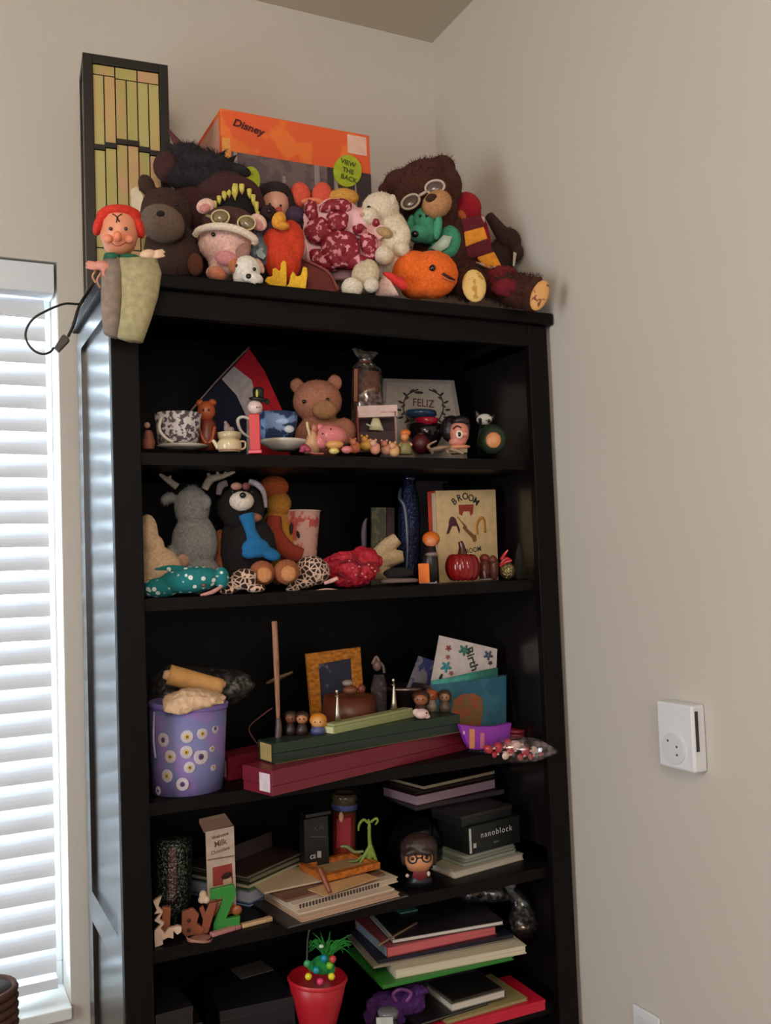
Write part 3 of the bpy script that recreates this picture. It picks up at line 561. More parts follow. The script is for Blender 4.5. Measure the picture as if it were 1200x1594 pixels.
#==SHELVES==
S1, S2, S3, S4, S5 = [z+.0002 for z in ZS]
def flat(name, label, cat, uL, vL, uR, vR, z, dep, group=None, w=None):
    """thing lying on a level surface: front bottom edge from two pixels on plane z; local metric box frame in .lb"""
    A, B_ = at(uL, vL, Z=z), at(uR, vR, Z=z); ang = math.degrees(math.atan2(B_.y-A.y, B_.x-A.x)); Cc = (A+B_)/2
    t = Thing(name, label, cat, 600, 800, 1.7, z, group, face=ang); t.O = Vector((Cc.x, Cc.y, z)); t.e.location = t.O; t.dv = 0
    t.s = (t.O-EYE).dot(_fw)/F; t.w = (B_-A).length if w is None else w; t.dep = dep
    def lb(a0, a1, d0, d1, z0, z1):
        V = [t.O+t.r*a+t.f*d+Vector((0, 0, zz)) for a in (a0, a1) for d in (d0, d1) for zz in (z0, z1)]
        return dict(v=V, f=[(0, 1, 3, 2), (4, 6, 7, 5), (0, 4, 5, 1), (2, 3, 7, 6), (0, 2, 6, 4), (1, 5, 7, 3)])
    t.lb = lb; return t
def book(name, label, uL, vL, uR, vR, z, h, dep, cover, pages=(206, 196, 180), spine=None, group=None, cat='book', ct=.0014, kind='plastic'):
    t = flat(name, label, cat, uL, vL, uR, vR, z, dep, group); w = t.w/2; cm = M(kind, cover)
    t.part('back_cover', cm, t.lb(-w, w, 0, dep, 0, ct), False); t.part('front_cover', cm, t.lb(-w, w, 0, dep, h-ct, h), False)
    if spine == 'F': t.part('spine', cm, t.lb(-w, w, 0, ct, ct, h-ct), False); a = (-w+.002, w-.002, ct, dep-.003)
    elif spine == 'L': t.part('spine', cm, t.lb(-w, -w+ct, 0, dep, ct, h-ct), False); a = (-w+ct, w-.003, .0015, dep-.003)
    else: t.part('spine', cm, t.lb(-w, w, dep-ct, dep, ct, h-ct), False); a = (-w+.002, w-.002, .0012, dep-ct)
    t.part('page_block', M('pages', pages), t.lb(*a, ct, h-ct), False)
    t.h = h; return t
def box(name, label, uL, vL, uR, vR, z, h, dep, col, cat='box', group=None, kind='plastic', bv=.0008):
    t = flat(name, label, cat, uL, vL, uR, vR, z, dep, group); w = t.w/2
    t.part('box_body', M(kind, col), t.lb(-w, w, 0, dep, 0, h*.7), False, bv=bv/t.s); t.part('lid', M(kind, col), t.lb(-w-.0006, w+.0006, -.0006, dep+.0006, h*.7, h), False, bv=bv/t.s)
    return t
# ================= shelf 1 =================
t = Thing('fairy_figurine', 'small pinkish figurine half hidden at the left end of the top shelf', 'figurine', 229, None, 1.70, S1)
t.part('body', M('two', (150, 84, 70), (110, 80, 60), (60, .5)), t.La(231, [(9, 700), (11, 690), (8, 676), (5, 670)]), vox=1); t.part('head', M('plastic', (190, 150, 130)), t.E(229, 662, 5, 5))
t = Thing('saucer', 'white saucer under the grey patterned teacup', 'saucer', 290, None, 1.70, S1)
SA = M('gloss', (204, 196, 184)); t.part('plate', SA, t.La(284, [(16, 701), (22, 700), (40, 694), (42, 695), (24, 699)]))
c = Thing('teacup', 'wide grey and white patterned teacup on its saucer at the left', 'teacup', 280, None, 1.70, S1)
PT = M('two', (206, 200, 200), (84, 72, 84), (120, .5))
cup = lambda u, v0, v1, r0, r1: [(r0*.7, v0), (r0, v0-2), (r1*.92, (v0+v1)/2), (r1, v1), (r1-2.5, v1), (r1*.86, (v0+v1)/2), (r0*.8, v0-4)]
c.part('bowl', PT, c.La(277, cup(277, 693, 645, 32, 37)))
c.part('handle', SA, c.T([(251, 650, -30), (248, 668, -34), (258, 682, -34), (270, 688, -34), (284, 676, -36), (292, 662, -36)][:4], 2.6))
t = Thing('carved_figure', 'orange-brown carved wooden mouse figure beside the patterned teacup', 'figurine', 322, None, 1.73, S1)
g = M('plastic', (170, 84, 46)); t.part('body', M('plastic', (120, 52, 34)), t.La(322, [(15, 702), (16, 680), (14, 660), (9, 652)])); t.part('head', g, t.E(321, 640, 14, 16, -4)); t.part('ear', g, t.E(311, 628, 6, 6, 0)); t.part('ear', g, t.E(330, 627, 7, 6, 0)); t.part('arm', g, t.T([(308, 664, -12), (316, 684, -14), (322, 690, -14)], 3)); t.part('arm', g, t.T([(334, 664, -12), (330, 684, -14), (324, 690, -14)], 3)); t.eyes([(316, 638, -18), (325, 638, -18)], 1.6)
t = Thing('stick_flag', 'red, white and navy flag on a thin stick behind the teacups', 'flag', 372, None, 1.86, S1)
t.part('stick', M('plastic', (120, 100, 92)), t.T([(290, 648), (340, 590), (388, 540)], 1.6, 6)); 
FB = dict(th=1.2)
t.part('red_stripe', M('cloth', (176, 22, 40)), t.S([(388, 543), (364, 570), (392, 592), (402, 640), (404, 712), (452, 712), (440, 640), (412, 578)], 1, 1.5), False)
t.part('white_stripe', M('cloth', (176, 168, 170)), t.S([(364, 570), (345, 590), (368, 615), (384, 650), (384, 712), (404, 712), (402, 640), (392, 592)], 1, 1.5), False)
t.part('navy_stripe', M('cloth', (14, 18, 44)), t.S([(345, 590), (314, 622), (314, 712), (384, 712), (384, 650), (368, 615)], 1, 1.5), False)
t = Thing('teapot', 'tiny cream teapot figurine in front of the flag', 'teapot', 357, None, 1.645, S1)
CR = M('gloss', (208, 188, 150)); t.part('pot', CR, t.La(357, [(17, 703), (19, 698), (19, 690), (16, 684), (6, 683)])); t.part('spout', CR, t.T([(340, 698), (335, 690), (331, 685)], [4, 3, 2.4])); t.part('handle', CR, t.T([(374, 687), (381, 688), (381, 697), (373, 700)], 1.5)); t.part('rim_band', M('gloss', (150, 84, 90)), t.La(357, [(17.6, 702.5), (18, 701), (17.6, 700.8)])); 
t = Thing('lidded_dish', 'tiny cream dish with grey figure standing behind the cream teapot', 'dish', 357, None, 1.70, S1)
t.part('dish', CR, t.La(357, [(10, 702), (10, 690), (18, 682), (19, 674), (12, 672), (4, 672)])); t.part('figure', M('plastic', (150, 130, 126)), [t.E(353, 666, 5, 8), t.E(360, 669, 5, 5), t.E(351, 658, 3, 3)], vox=.8)
t = Thing('candy_dispenser', 'red stick candy dispenser with white head and black hat', 'candy dispenser', 398, None, 1.64, S1)
t.part('stem', M('plastic', (200, 20, 36)), t.B(389, 644, 406, 705, 14, -4), False, bv=1.2); t.part('foot', M('gloss', (206, 26, 44)), t.B(387, 700, 408, 706, 18, -7), False, bv=1); t.part('head', M('gloss', (216, 190, 186)), [t.E(397, 634, 12, 11, 0)]); t.part('brim', M('plastic', (16, 14, 16)), t.E(402, 622, 15, 4, 0, 12, rot=-8)); t.part('hat', M('plastic', (16, 14, 16)), t.La(402, [(8, 624), (9, 606), (5, 603)])); t.part('hat_mark', M('plain', (190, 180, 50)), t.E(400, 613, 1.8, 7, -9, 1.5)); t.part('bead', M('plain', (14, 12, 12)), t.E(416, 625, 4, 5))
t.eyes([(400, 634, -11), (404, 634, -10)], 1.1)
t = Thing('blue_saucer', 'plain white saucer under the blue painted teacup', 'saucer', 440, None, 1.695, S1)
t.part('plate', SA, t.La(442, [(14, 702), (20, 700), (36, 690), (38, 686), (36, 687), (20, 698)]))
c = Thing('blue_teacup', 'dark blue teacup painted with a cloudy sky, white handle at left', 'teacup', 428, None, 1.695, S1)
c.part('bowl', M('two', (34, 52, 96), (120, 150, 196), (30, .52)), c.La(430, cup(430, 690, 644, 22, 34))); c.part('handle', SA, c.T([(394, 654), (378, 649), (370, 655), (376, 672), (392, 683)], [2.5, 2.5, 3, 2.5, 2]))
c.part('painted_cloud', M('plain', (190, 190, 200)), c.E(450, 668, 8, 6, -26, 5)); c.part('painted_cloud', M('plain', (150, 170, 206)), c.E(438, 656, 12, 5, -30, 3))
t = Thing('pink_bear', 'dusty pink plush teddy bear seated at the back of the top shelf', 'teddy bear', 497, None, 1.80, S1)
g = M('plush', (176, 116, 92)); t.part('body', g, [t.E(494, 625, 39, 34, -4, 30), t.E(462, 600, 11, 12, 0, 7), t.E(521, 596, 12, 13, 0, 7), t.E(500, 680, 42, 36, 6), t.E(535, 672, 20, 22, -10)], vox=2.2, fuzz=(1600, 2.4)); t.part('muzzle', M('plush', (172, 124, 84)), t.E(505, 638, 19, 15, -34, 12), fuzz=(200, 1.6)); t.eyes([(473, 625, -33), (510, 622, -33)], 3)
t = Thing('pig_figurine', 'shiny pink pig figurine with yellow ducks at its feet', 'figurine', 516, None, 1.65, S1)
g = M('gloss', (206, 120, 120)); t.part('body', g, [t.E(517, 678, 24, 17, 0, rot=-10), t.E(500, 688, 12, 12, 0), t.E(498, 665, 6, 6, 0)], vox=1.2); t.eyes([(502, 675, -19), (515, 668, -20)], 1.4); t.part('lap', M('plastic', (206, 150, 84)), t.E(521, 692, 14, 7, -12, 9)); t.part('foot', g, t.E(540, 700, 9, 6, -12)); t.part('duck', M('plastic', (212, 196, 120)), t.E(520, 702, 8, 5, -14)); 
t = Thing('angel_figurine', 'small cream figurine with raised arm left of the pink pig', 'figurine', 484, None, 1.665, S1)
t.part('body', M('plastic', (196, 152, 116)), t.La(486, [(11, 706), (12, 690), (7, 676), (5, 670)])); t.part('arm', M('plastic', (200, 176, 130)), t.T([(483, 680, -6), (479, 665, -8), (478, 657, -8)], 2.4)); t.part('head', M('plastic', (176, 110, 84)), t.E(489, 667, 6, 7, -2))
t = Thing('rose_figurine', 'tiny magenta rose ornament lying on the shelf edge', 'figurine', 474, None, 1.645, S1)
t.part('petals', M('plastic', (150, 50, 76)), [t.E(474, 697, 8, 6), t.E(480, 700, 5, 4, -3), t.E(470, 702, 5, 3, -3)], vox=.8); t.part('stem', M('plastic', (150, 70, 70)), t.T([(480, 704, -2), (492, 706, -2), (504, 706, -2)], 1.6))
for i, (u, v, r, c1, c2, lb_) in enumerate([(552, 694, 9, (176, 96, 60), (196, 120, 90), 'tiny brown and tan bear figurine right of the pink pig'), (570, 690, 11, (198, 150, 62), (190, 130, 60), 'tiny yellow bear figurine in front of the white-topped box'), (584, 696, 8, (206, 140, 120), (210, 160, 140), 'tiny pink figurine beside the yellow one'), (601, 697, 9, (200, 140, 118), (196, 120, 100), 'tiny pale pink piglet-like animal figurine'), (614, 700, 8, (208, 160, 110), (206, 150, 110), 'tiny cream animal figurine left of the orange-haired doll')]):
    t = Thing('animal_figurine', lb_, 'figurine', u, None, 1.65+.012*(i % 2), S1, 'tiny animal figurines on the top shelf edge')
    t.part('body', M('plastic', c1), [t.E(u, v+4, r, 8), t.E(u+2, v, r*.7, 7)], vox=.8); t.part('head', M('plastic', c2), t.E(u-3, v-6, 5.5, 5.5, -4)); t.part('ear', M('plastic', c1), t.E(u-7, v-11, 2, 2.4, -3)); t.part('ear', M('plastic', c1), t.E(u+1, v-11, 2, 2.4, -3))
t = Thing('orange_haired_doll', 'tiny doll with orange hair and green dress on the top shelf', 'figurine', 631, None, 1.65, S1)
t.part('dress', M('plastic', (130, 120, 76)), t.La(631, [(11, 707), (9, 694), (5, 686)])); t.part('head', M('plastic', (206, 130, 80)), t.E(630, 680, 6.5, 6.5)); t.part('hair', M('plastic', (196, 104, 40)), t.E(631, 674, 8.5, 6, 2)); t.part('arm', M('plastic', (196, 150, 110)), t.T([(625, 689), (621, 695, -5)], 2)); t.part('arm', M('plastic', (196, 150, 110)), t.T([(637, 689), (641, 693, -5)], 2)); t.part('ribbon', M('plastic', (150, 60, 50)), t.E(630, 688, 4, 2, -5))
t = Thing('gift_bag', 'clear cellophane bag of brown gifts tied at the top, standing at the back', 'gift bag', 572, None, 1.80, S1)
t.part('contents', M('two', (104, 56, 36), (70, 38, 34), (40, .5)), t.Lo([(550, 700, 592, 706, 12), (550, 620, 594, 622, 12), (551, 574, 590, 580, 8)], 4), False); t.part('cellophane', M('film', (180, 160, 140)), [t.Lo([(546, 704, 598, 710, 16), (546, 620, 598, 622, 16), (548, 572, 594, 576, 12), (560, 560, 578, 562, 4), (548, 544, 590, 550, 8), (552, 541, 572, 548, 2)], 2)], wr=(6, 9))
t.part('paper_edge', M('plain', (150, 90, 60)), t.S([(551, 574), (551, 625), (556, 625), (557, 574)], -11, 2), False); t.part('tie', M('cloth', (120, 60, 50)), t.T([(560, 562, -4), (569, 563, -6), (578, 563, -4)], 2))
t = Thing('display_box', 'open-fronted dark box with white top band and a tiny white figure inside', 'display box', 588, None, 1.715, S1)
DB = M('plain', (60, 34, 34)); t.part('back', DB, t.B(557, 632, 619, 704, 2, 24), False); t.part('side', M('plain', (120, 30, 34)), t.B(557, 640, 560, 704, 26, 0), False); t.part('side', M('plain', (150, 120, 110)), t.B(616, 640, 619, 704, 26, 0), False); t.part('top_band', M('plain', (206, 176, 168)), t.B(557, 631, 619, 650, 26, 0), False); t.part('floor_panel', DB, t.B(557, 672, 619, 704, 26, 1), False)
t.part('tiny_figure', M('plastic', (206, 200, 160)), [t.Lo([(574, 669, 598, 671, 5), (580, 651, 590, 651, 3)], 8)]); t.part('tiny_arm', M('plastic', (206, 200, 160)), t.T([(578, 664, 4), (570, 660, 4)], 1.4, 6)); t.part('lettering', M('plain', (190, 110, 110)), t.text('little house', 604, 641, 5, -.5, 0, 1), False)
t = Thing('wreath_print', 'white framed print reading FELIZ inside a leafy wreath, leaning at the back', 'framed print', 660, None, 1.86, S1, face=-2)
P0 = [(597, 590), (597, 706), (722, 716), (716, 596)]
t.part('frame', M('plain', (150, 140, 134)), t.S([(597, 589), (592, 720), (730, 726), (707, 592)], 0, 6), False, bv=.6); t.part('paper', M('plain', (172, 160, 148)), t.S([(602, 595), (597, 716), (722, 720), (702, 598)], -.6, 1), False)
t.part('lettering', M('plain', (96, 50, 46)), t.text('FELIZ', 659, 628, 17, -1, -3, .95, .01), False)
for sgn in (-1, 1):
    t.part('twig', M('plain', (34, 34, 34)), t.T([(659+sgn*8, 606, -1), (659+sgn*26, 616, -1), (659+sgn*31, 636, -1), (659+sgn*24, 654, -1)], 1, 6))
    for k in range(9): a = k/8*2.2; t.part('leaf', M('plain', (30, 32, 32) if k % 2 else (72, 60, 58)), t.E(659+sgn*(14+18*math.sin(a+.2))+sgn*(k % 2)*6, 608+k*6, 5, 1.8, -1, 1, rot=sgn*(50-k*9) if k % 2 else -sgn*30, n=8))
t.part('crest', M('plain', (40, 38, 38)), t.E(652, 611, 8, 2, -1, 1))
t = Thing('blue_bowl', 'dark blue and red glazed bowls nested in front of the FELIZ print', 'bowl', 662, None, 1.80, S1)
t.part('lower_bowl', M('gloss', (30, 20, 26)), t.La(662, [(14, 706), (16, 700), (26, 680), (30, 662), (28, 662), (14, 690)])); t.part('red_bowl', M('gloss', (170, 24, 54)), t.La(664, [(8, 666), (16, 662), (19, 652), (17, 651), (8, 658)], -14)); t.part('upper_rim', M('gloss', (42, 66, 96)), t.La(655, [(20, 652), (25, 646), (24, 640), (20, 640)], 2))
t = Thing('maroon_ball', 'dark maroon round trinket behind the reptile figurine', 'trinket', 656, None, 1.72, S1)
t.part('ball', M('plastic', (80, 20, 26)), t.E(655, 691, 15, 16)); t.part('cap', M('plastic', (60, 30, 28)), t.E(655, 676, 6, 3))
t = Thing('reptile_figurine', 'pale grey crawling reptile figurine on the shelf', 'figurine', 686, None, 1.66, S1)
g = M('plastic', (146, 120, 100)); t.part('body', g, [t.E(684, 699, 18, 5, rot=8), t.T([(700, 698), (712, 702), (722, 706)], [4, 3, 2]), t.T([(672, 701), (666, 694), (680, 686)], [3, 2.5, 1.5]), t.T([(694, 698), (698, 705, -6)], 2.4), t.T([(676, 700), (672, 706, -6)], 2.4)], vox=.9)
t = Thing('big_eyed_figurine', 'black-haired cartoonish bust with big round eye on a tan base', 'figurine', 713, None, 1.655, S1)
t.part('head', M('plastic', (206, 128, 110)), [t.E(715, 674, 15, 20, -6, 14), t.E(723, 676, 6, 5, -16, 6), t.E(712, 688, 14, 8, -4)], vox=1); t.part('hair', M('plastic', (24, 14, 16)), [t.E(703, 668, 18, 22, 8, 16), t.E(716, 656, 15, 9, -4, 14), t.E(728, 664, 4, 9, -4)], vox=1.2)
t.part('eye_white', M('gloss', (226, 206, 190)), t.E(715, 676, 6, 7, -20, 3)); t.part('eye', M('gloss', bl_), t.E(715, 676, 2.6, 3.6, -23, 2)); t.part('eyebrow', M('plain', (20, 12, 12)), t.T([(705, 668, -18), (711, 663, -20), (718, 666, -20)], 1)); t.part('base', M('plastic', (196, 130, 96)), t.E(714, 696, 18, 4, -6, 10)); t.part('base_foot', M('plastic', (110, 90, 62)), t.B(702, 698, 728, 706, 18, -10), False, bv=1)
t = Thing('green_drum', 'dark green round ornament with an orange disc on its front', 'ornament', 767, None, 1.66, S1)
t.part('body', M('plastic', (36, 50, 34)), t.E(766, 684, 23, 24, 0, 18)); t.part('disc', M('plastic', (200, 130, 80)), t.E(768, 685, 12, 12.5, -17, 4)); 
t = Thing('kitty_trinket', 'small black and white cat head trinket perched above the green ornament', 'figurine', 754, None, 1.70, S1)
t.part('head', M('two', (206, 206, 196), (30, 30, 30), (90, .55)), [t.E(754, 653, 13, 9, 0, 8)], vox=.9); t.part('ear', M('plastic', (90, 84, 80)), t.T([(744, 648), (741, 640)], [4, .8])); t.part('ear', M('plastic', (40, 38, 38)), t.T([(766, 652), (769, 645)], [4, .8])); t.eyes([(747, 653, -8), (761, 655, -8)], 2.6); t.part('body', M('plastic', (26, 26, 26)), t.La(755, [(12, 708), (13, 690), (8, 662)]))
# ================= shelf 2 =================
t = Thing('bunny_plush', 'cream plush rabbit partly hidden at the left end of the second shelf', 'plush toy', 240, None, 1.70, S2)
g = M('plush', (198, 168, 134)); t.part('body', g, [t.E(246, 882, 38, 32, 6, 28, rot=-25), t.E(230, 830, 16, 30, 0, 18), t.E(240, 850, 16, 18, 0), t.E(276, 892, 18, 11, -10, rot=-20), t.E(236, 905, 28, 24, 8)], vox=2, fuzz=(1200, 2))
t = Thing('grey_moose_plush', 'fluffy grey plush moose with small antlers on the second shelf', 'plush toy', 302, None, 1.74, S2)
g = M('plush', (134, 134, 132)); t.part('body', g, [t.E(299, 790, 28, 34, 0, 24), t.E(303, 845, 36, 48, 2, 28), t.E(272, 880, 16, 32, -4, rot=10), t.E(318, 782, 11, 13, -14, 10), t.E(262, 776, 13, 9, 4, rot=20), t.E(310, 895, 34, 32, 4)], vox=2.2, fuzz=(6000, 4.5))
A_ = M('plush', (168, 158, 142))
t.part('antler', A_, [t.T([(276, 758), (262, 748), (248, 738)], [6, 5, 2.5]), t.T([(262, 748), (266, 740)], [4, 2])], vox=1.2); t.part('antler', A_, [t.T([(318, 762), (328, 746), (345, 742), (366, 734)], [6, 7, 4.5, 2.5]), t.T([(326, 748), (324, 736)], [4, 2.5]), t.T([(340, 744), (338, 734)], [3.5, 2.5]), t.T([(352, 740), (350, 734)], [3, 2])], vox=1.2)
t.part('hoof', M('plush', (176, 138, 116)), t.E(284, 873, 11, 11, -18, 8, rot=-30))
t = Thing('brown_ape_plush', 'tan-brown plush arm and body squeezed between grey moose and raccoon', 'plush toy', 346, None, 1.76, S2)
t.part('body', M('plush', (140, 76, 44)), [t.E(343, 850, 16, 26, 0, 14), t.E(341, 880, 12, 20, -6, 11), t.E(346, 905, 14, 24, 2)], vox=1.8, fuzz=(400, 2))
t = Thing('raccoon_plush', 'raccoon plush in bright blue overalls seated with tan feet forward', 'plush toy', 395, None, 1.72, S2)
K = M('plush', (22, 16, 18)); t.part('body', K, [t.E(375, 790, 38, 36, 6, 28), t.E(392, 850, 38, 48, 8, 28), t.E(378, 890, 26, 30, 8), t.E(358, 860, 16, 50, 10)], vox=2.2, fuzz=(1800, 3))
t.part('face', M('plush', (210, 196, 184)), t.E(376, 780, 19, 15, -30, 14), fuzz=(300, 2)); t.part('nose', M('gloss', bl_), t.E(378, 771, 5, 4.5, -45, 4)); t.part('brow_stripe', M('plush', (180, 130, 116)), t.E(368, 757, 9, 6, -22, 8)); t.part('brow_stripe', M('plush', (120, 70, 64)), t.E(383, 757, 6, 6, -22, 8)); t.eyes([(362, 765, -30), (392, 766, -28)], 2.4)
t.part('ear_rim', M('plush', (120, 106, 110)), t.T([(340, 770, -14), (344, 756, -16), (354, 752, -16)], [4, 6, 5])); t.part('ear_rim', M('plush', (150, 140, 150)), t.T([(388, 750, -12), (400, 754, -14), (410, 766, -12), (414, 790, -8)], [5, 5, 4, 2.5]))
OV = M('cloth', (18, 96, 148)); t.part('overalls', OV, [t.T([(383, 800, -26), (390, 825, -30), (396, 842, -32)], [13, 9, 12], flat=.5), t.E(398, 853, 22, 16, -28, 10), t.E(390, 862, 14, 8, -30, 9), t.E(420, 862, 18, 10, -26, 9, rot=-25)], vox=1.6)
t.part('chest', M('plush', (150, 96, 70)), t.E(390, 806, 18, 8, -18, 9)); 
for u, v, a in ((408, 892, 0), (446, 890, 10)): f = t.part('foot', M('plush', (150, 86, 52)), t.E(u, v, 20, 19, -38, 16, rot=a), fuzz=(250, 2)); t.part('sole', M('plush', (196, 132, 84)), t.E(u+3, v+3, 12, 12, -52, 6), parent=f)
t = Thing('yellow_bear_plush', 'orange and yellow plush bear with long arm reaching over the pink cup', 'plush toy', 430, None, 1.80, S2)
t.part('body', M('plush', (190, 130, 48)), [t.E(433, 784, 21, 20, 2), t.E(430, 850, 30, 60, 8)], vox=2, fuzz=(400, 2)); t.part('head', M('plush', (182, 88, 40)), [t.E(426, 758, 24, 18, 0, 18)], vox=1.6, fuzz=(300, 2)); t.part('arm', M('plush', (146, 52, 30)), t.T([(426, 805, -30), (428, 830, -34), (446, 856, -36), (470, 866, -36)], [12, 13, 14, 12]), fuzz=(400, 2.5))
t = Thing('paper_cup', 'pale pink paper cup printed with red flowers', 'cup', 478, None, 1.80, S2)
t.part('cup_wall', M('two', (216, 168, 156), (196, 88, 80), (26, .53)), t.La(470, [(20, 905), (22, 880), (28, 797), (29, 795), (27, 796), (20, 880)])); t.part('rim', M('gloss', (220, 190, 176)), t.La(470, [(29, 797), (30, 795), (28, 794.5), (28.5, 797)])); t.part('printed_leaf', M('plain', (36, 20, 26)), t.E(453, 823, 3, 10, -24, 3, rot=-8)); t.part('printed_leaf', M('plain', (36, 20, 26)), t.E(464, 832, 2.5, 6, -28, 3, rot=12))
t = Thing('dotted_fish_plush', 'teal cloth fish with white polka dots lying at the left edge', 'plush toy', 290, None, 1.665, S2)
t.part('body', M('dots', (14, 112, 116), (214, 226, 220), (75, .3)), [t.E(295, 903, 50, 21, 0, 22, rot=4), t.E(250, 915, 30, 16, 0, 16), t.T([(240, 886), (270, 884), (300, 892)], [2.5, 5, 8]), t.E(345, 900, 12, 18, 0, 12)], vox=1.6); t.part('lip', M('cloth', (196, 140, 130)), t.T([(312, 927, -12), (332, 921, -10), (348, 910, -6)], [2, 3.5, 2])); t.part('eye', M('gloss', (120, 60, 60)), t.E(317, 911, 3, 3, -20, 2))
LM = M('leopard', (46, 26, 22), (206, 172, 152), (100, .1))
t = Thing('leopard_cloth', 'flattened leopard-print cloth toy between the teal fish and raccoon feet', 'plush toy', 372, None, 1.66, S2)
t.part('body', LM, [t.E(370, 908, 30, 11, 0, 14), t.E(380, 897, 20, 12, 4, 12), t.E(355, 920, 14, 6, -2), t.E(398, 916, 16, 7, 0)], vox=1.5)
t = Thing('leopard_pouch', 'leopard-print plush with pink tip right of the raccoon feet', 'plush toy', 488, None, 1.67, S2)
t.part('body', LM, [t.E(487, 888, 28, 23, 0, 22, rot=-18), t.E(468, 905, 26, 12, 0, 16), t.E(456, 917, 12, 5, -10)], vox=1.6); t.part('tip', M('plush', (216, 160, 156)), t.T([(505, 908, -10), (516, 904, -12), (526, 900, -12)], [2.5, 3.4, 3])); t.part('trim', M('cloth', (190, 150, 130)), t.T([(492, 920, -12), (510, 917, -12), (534, 921, -10)], 1.5))
t = Thing('red_bundle', 'bundle of crimson cloth with shiny red sequins', 'cloth', 550, None, 1.68, S2)
t.part('cloth', M('two', (164, 14, 38), (190, 40, 60), (60, .62)), [t.E(555, 885, 36, 28, 0, 28, rot=8), t.E(520, 885, 20, 20, 4, rot=20), t.E(572, 868, 26, 14, -2, 18, rot=-25), t.E(545, 903, 30, 11, -4, 18), t.E(532, 868, 24, 9, 2, rot=12)], vox=1.5, wr=(9, 11))
for q in (((528, 876), (545, 872), (560, 884), (556, 898)), ((548, 862), (562, 878), (580, 876), (590, 890)), ((524, 890), (536, 898), (540, 910))): t.part('fold', M('cloth', (120, 10, 30)), t.T([(a, b, -27) for a, b in q], 2))
for k in range(9): t.part('sequin', M('gloss', (220, 120, 120)), t.E(544+k*5, 885-abs(4-k)*3+(k % 3)*8, 2, 1.4, -29, 1.5))
t = Thing('cream_plush', 'cream plush lying on its side with one leg raised beside the red cloth', 'plush toy', 605, None, 1.74, S2)
g = M('plush', (196, 168, 130)); t.part('body', g, [t.T([(588, 868), (604, 850), (619, 838)], [15, 13, 10]), t.T([(590, 872), (612, 868), (628, 866)], [16, 13, 9]), t.E(592, 885, 16, 22, 4)], vox=1.6, fuzz=(300, 1.8))
t = Thing('dark_stone', 'flat grey stone slab under a dark cloth at the shelf edge', 'stone', 622, None, 1.66, S2)
t.part('slab', M('plain', (104, 84, 78)), t.Lo([(592, 908, 650, 906, 14), (590, 904, 652, 902, 16), (600, 900, 646, 900, 12)])); t.part('dark_cloth', M('cloth', (22, 14, 18)), t.E(620, 892, 24, 9, 0, 14))
t = Thing('small_photo', 'small grey-green picture card standing at the back of the second shelf', 'picture', 595, None, 1.86, S2, face=0)
t.part('card', M('two', (96, 96, 78), (130, 120, 90), (50, .55)), t.R(579, 790, 22, 125, 0, 4), False); t.part('side_card', M('plain', (84, 62, 60)), t.R(602, 790, 12, 125, 2, 4), False)
t = Thing('feather_trinket', 'thin grey-violet feather shape beside the small picture card', 'trinket', 569, None, 1.84, S2)
t.part('feather', M('plastic', (80, 64, 76)), t.T([(569, 925), (566, 830), (571, 806)], [2, 5, 1], flat=.4))
t = Thing('blue_bottle', 'tall dark blue glittering bottle wrapped in crinkled foil', 'bottle', 637, None, 1.80, S2)
t.part('bottle_body', M('glitter', (12, 18, 46), (60, 74, 110)), t.La(637, [(15, 912), (17, 890), (17, 800), (15, 770), (10, 758), (10, 742)], n=12)); t.part('cap', M('gloss', (10, 16, 44)), t.La(637, [(11, 750), (11, 741), (6, 739)])); t.part('foil_fold', M('gloss', (60, 66, 84)), t.T([(624, 760, -10), (622, 775, -14), (630, 790, -16), (634, 840, -17), (632, 900, -17)], [2, 3, 3.5, 3, 2]))
t = Thing('dark_box', 'dark brown box standing behind the orange-spined book', 'box', 672, None, 1.88, S2, face=0)
t.part('box_body', M('plain', (44, 34, 38)), t.B(650, 741, 696, 912, 30), False, bv=1); t.part('lid', M('plain', (50, 38, 42)), t.B(649, 741, 697, 752, 31, -.6), False)
t = Thing('broom_book', 'cream book titled BROOM with hair pictures and an orange spine, standing upright', 'book', 725, None, 1.755, S2, face=3)
t.part('page_block', M('pages', (200, 186, 160)), t.B(681, 768, 772, 905, 16, 1.5), False)
t.part('front_cover', M('plain', (214, 184, 136)), t.S([(678, 764), (684, 908), (776, 906), (771, 762)], 0, 1.5), False)
sp = [t.pt(678, 764, .2), t.pt(684, 908, .2)]; bk = [t.pt(665, 766, 17), t.pt(671, 908, 17)]
t.part('spine', M('plain', (178, 52, 28)), dict(v=[sp[0], sp[1], bk[1], bk[0], sp[0]+t.f*.002+t.r*.002, sp[1]+t.f*.002+t.r*.002, bk[1]+t.f*.001+t.r*.003, bk[0]+t.f*.001+t.r*.003], f=[(0, 3, 2, 1), (4, 5, 6, 7), (0, 4, 7, 3), (1, 2, 6, 5), (0, 1, 5, 4), (3, 7, 6, 2)]), False)
for k, ch in enumerate('BROOM'): a = (k-2)*.34; t.part('title_letter', M('plain', (40, 46, 42)), t.text(ch, 724+27*math.sin(a), 800-27*math.cos(a)+abs(k-2), 15, -.3, -math.degrees(a), .95, .015), False)
for k, ch in enumerate('GROVE'[:4]): pass
t.part('title_letter', M('plain', (40, 46, 42)), t.text('GROOM', 734, 857, 11, -.3, 8, .9, .01), False)
def pr(col, pts, w=3): t.part('printed_hair', M('plain', col), t.T([(a, b, -.4) for a, b in pts], w, 6, flat=.15))
t.part('printed_hair', M('plain', (150, 56, 34)), t.S([(714, 786), (715, 800), (719, 803), (721, 796), (731, 796), (733, 803), (736, 799), (737, 785)], -.7, .6), False)
